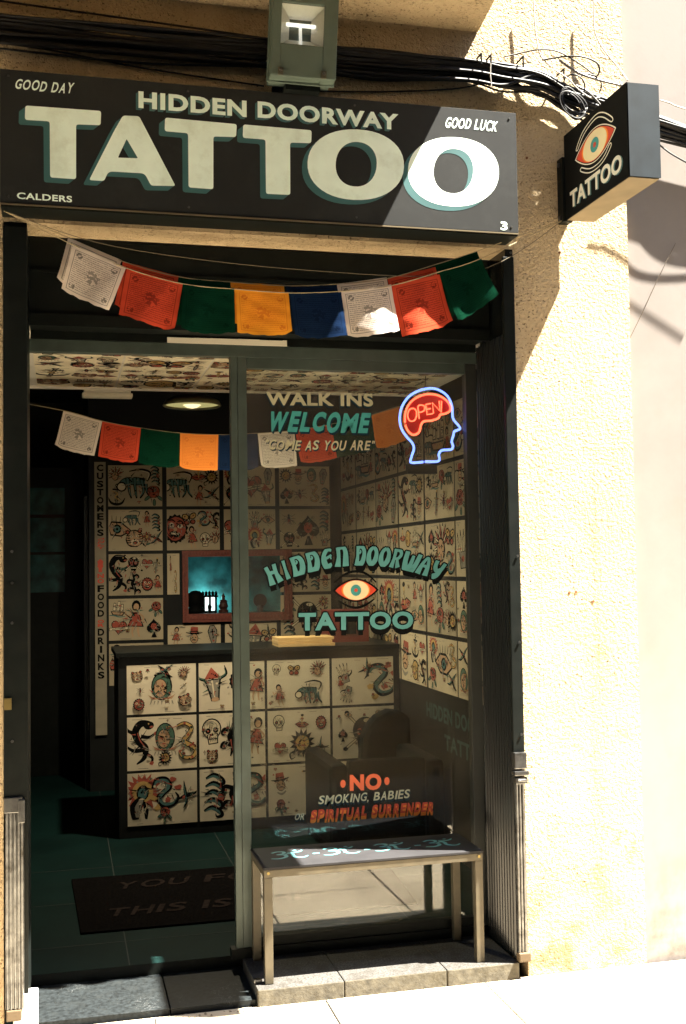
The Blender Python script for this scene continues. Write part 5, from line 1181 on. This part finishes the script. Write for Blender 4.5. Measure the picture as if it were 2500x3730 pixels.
# strip sign
st = thing('strip_sign', (.265,YB-.02,.5), 'narrow vertical sign reading customers only no food or drinks', 'sign')
sx0, sx1 = .228, .305
mb = MB(); mb.box((sx0,YB-.022,.45),(sx1,YB-.002,2.33)); mb.build('board', mat('strip_board', (.24,.21,.15), .8, var=.15), st)
def vword(w_, y0p, y1p, m, xo=0., tilt=0.):
    mb = MB(); n_ = len(w_)
    for i, ch in enumerate(w_):
        zt = at(366, y0p+(y1p-y0p)*i/n_, 'y', YB-.023).z; zb_ = at(366, y0p+(y1p-y0p)*(i+.82)/n_, 'y', YB-.023).z
        mb.add2d(glyphs(ch, .04), lambda u, v: Vector((.245+u*(.044 if ch != 'I' else .016)+xo+(.014 if ch == 'I' else 0)+tilt*v, YB-.0232-.0002, zb_+v*(zt-zb_)+tilt*u)))
    mb.build('lettering', m, st)
vword('CUSTOMERS', 1692, 1958, INK); vword('ONLY', 1962, 2004, REDP, 0, .008); vword('NO', 2090, 2128, REDP); vword('FOOD', 2132, 2252, INK); vword('OR', 2258, 2286, REDP); vword('DRINKS', 2290, 2478, INK)
mb = MB(); c = at(366,2055,'y',YB-.0235); mb.face([(c.x+.02*math.cos(a*.52)*(1.2 if a%2 else .8), c.y, c.z+.035*math.sin(a*.52)) for a in range(12)]); mb.box((c.x-.012,YB-.0236,c.z-.055),(c.x+.012,YB-.0231,c.z-.02)); mb.build('hand_emblem', REDP, st)

# ------------------------------------------------------------------ right wall and ceiling sheets
LIBW = [art_mesh('flash_sheet', rand_lay(500+i), 600+i, .480, .287, PAPERD) for i in range(15)]
ycols = [3.86, 3.425, 2.92, 2.41, 1.90, 1.40, .90]
cn = ['farthest', 'second farthest', 'third farthest', 'middle', 'third nearest', 'second nearest', 'nearest']
rn = ['topmost', 'second', 'third', 'fourth', 'fifth']
k_ = 3
for j in range(7):
    for r_ in range(5):
        z0_ = 2.455-.310*(r_+1)
        if j == 0: me = art_mesh('flash_sheet', [(a_,b_*.85,c_,d_*.85) for a_,b_,c_,d_ in rand_lay(720+r_)], 730+r_, .40, .287, PAPERD); y_ = 3.86
        else: me = LIBW[k_ % 15]; y_ = ycols[j]
        k_ += 4
        hang(me, (XW-.004, y_, z0_), f'flash sheet on the right wall, {rn[r_]} row and {cn[j]} column', 'flash sheets on the right wall', rotz=-math.pi/2)
# dim painted shop name on the black dado of the right wall
wn = MB(); 
def rwt(body, ya, yb, z, h, m, bold=.03):
    wn.add2d(glyphs(body, bold), lambda u, v: Vector((XW-.0015, ya+(yb-ya)*u, z+v*h)))
rwt('HIDDEN DOORWAY', 1.95, .85, .74, .085, 0); rwt('TATTOO', 1.65, 1.0, .60, .085, 0)
tag(wn.build('painted_name', mat('dim_teal', (.012,.05,.05), .6), base=(XW-.001,1.4,.6)), 'dim teal shop name painted low on the black right wall', 'lettering')
LIBC = [art_mesh('flash_sheet', rand_lay(800+i), 900+i, .392, .296, PAPERC) for i in range(8)]
k_ = 0
cr = ['front', 'second', 'third', 'back']; cc_ = ['leftmost', 'second', 'third', 'fourth', 'rightmost']
for r_ in range(4):
    for c_ in range(5):
        hang(LIBC[k_ % 8], (-.115+.402*c_, 0.685+.30*(r_+1), ZC-.0045), f'flash sheet on the ceiling, {cr[r_]} row and {cc_[c_]} column', 'flash sheets on the ceiling', rot=(math.pi/2, 0, 0)); k_ += 3
# ------------------------------------------------------------------ ceiling light fittings
tf = thing('tube_light', (.22,1.98,2.48), 'white tube light fitting on the ceiling edge, unlit', 'light fitting')
p0, p1 = at(299,1425,'y',1.97), at(483,1450,'y',1.97)
mb = MB(); mb.box((p0.x+.01,1.935,p1.z+.022),(p1.x-.01,2.01,p0.z+.02)); mb.build('fitting_body', WHITEPL, tf, bevel=.004)
mb = MB(); mb.box((p0.x,1.932,p1.z),(p1.x,2.02,p1.z+.020)); mb.build('diffuser', mat('diffuser', (.66,.62,.50), .5), tf, bevel=.006)
LP = at(700,1474,'y',2.12)
dl = thing('pendant_lamp', LP, 'round dish ceiling lamp glowing warm yellow', 'lamp')
mb = MB(); mb.lathe([(.02,.060),(.10,.045),(.150,.018),(.162,-.004),(.157,-.010),(.150,-.006),(.148,.004)], LP, 36); mb.build('dish', mat('lamp_dish', (.10,.09,.04), .4), dl, smooth=True)
mb = MB(); mb.lathe([(.0,-.002),(.09,-.001),(.149,.002)], LP, 36); mb.build('diffuser', LAMPG, dl, smooth=True)
mb = MB(); mb.lathe([(0,-.022),(.028,-.016),(.05,-.0025)], LP, 16); mb.build('bulb', LAMPE, dl, smooth=True)
mb = MB(); mb.tube([LP+Vector((0,0,.06)),(LP.x,LP.y,2.98)], .006, 6); mb.build('stem', BLACK, dl)
ll = bpy.data.lights.new('pendant_bulb', 'SPOT'); ll.energy = 19; ll.color = (1.0,.86,.60); ll.shadow_soft_size = .03; ll.spot_size = R(164); ll.spot_blend = 1.0
lo = bpy.data.objects.new('pendant_bulb', ll); COL.objects.link(lo); lo.location = LP+Vector((0,0,-.03))
# ------------------------------------------------------------------ back corridor: dark cabinet with teal light painted on its panels; door; mat
cb = thing('glass_cabinet', (-.1,4.7,.065), 'tall dark cabinet with dim teal light painted on its panels at the back left', 'cabinet')
mb = MB(); mb.box((-.45,4.62,.066),(.10,5.2,2.35)); mb.build('body', BLACK, cb)
TP = mat('teal_light_panel', (.012,.060,.062), .25, var=.6, scale=10)  # teal light on the back sheets put into the panel colour
for z0_, z1_ in ((2.00,2.20),(1.72,1.975),(1.42,1.70)):
    mb = MB(); mb.box((-.42,4.612,z0_),(.03,4.6195,z1_)); mb.build('panel', TP, cb)
mb = MB(); mb.box((.16,4.0,.066),(.185,4.7,2.1)); tag(mb.build('open_door', mat('door_dark', (.016,.018,.017), .5), base=(.17,4.3,.066)), 'dark open door beside the vertical sign strip', 'door')
fm = thing('floor_mat', (.8,1.3,.066), 'black door mat with faint grey lettering on the green floor', 'mat')
mb = MB(); q = [(.075,.80),(1.55,.80),(1.62,1.66),(.045,1.66)]; mb.hexa([(x,y,.0655) for x, y in q]+[(x,y,.074) for x, y in q]); mb.build('mat_pile', MATM, fm, bevel=.003)
for body, xa, xb_, y_, h_ in (('YOU FOUND IT', .24, 1.45, 1.40, .13), ('THIS IS THE PLACE' if False else 'THIS IS THE', .18, 1.10, .98, .13)):
    mb = MB(); vf = casual(body, .02, .03, 31); mb.add2d(vf, lambda u, v: Vector((xa+(xb_-xa)*u+.03*v, y_+v*h_, .0765))); mb.build('lettering', MATL, fm)
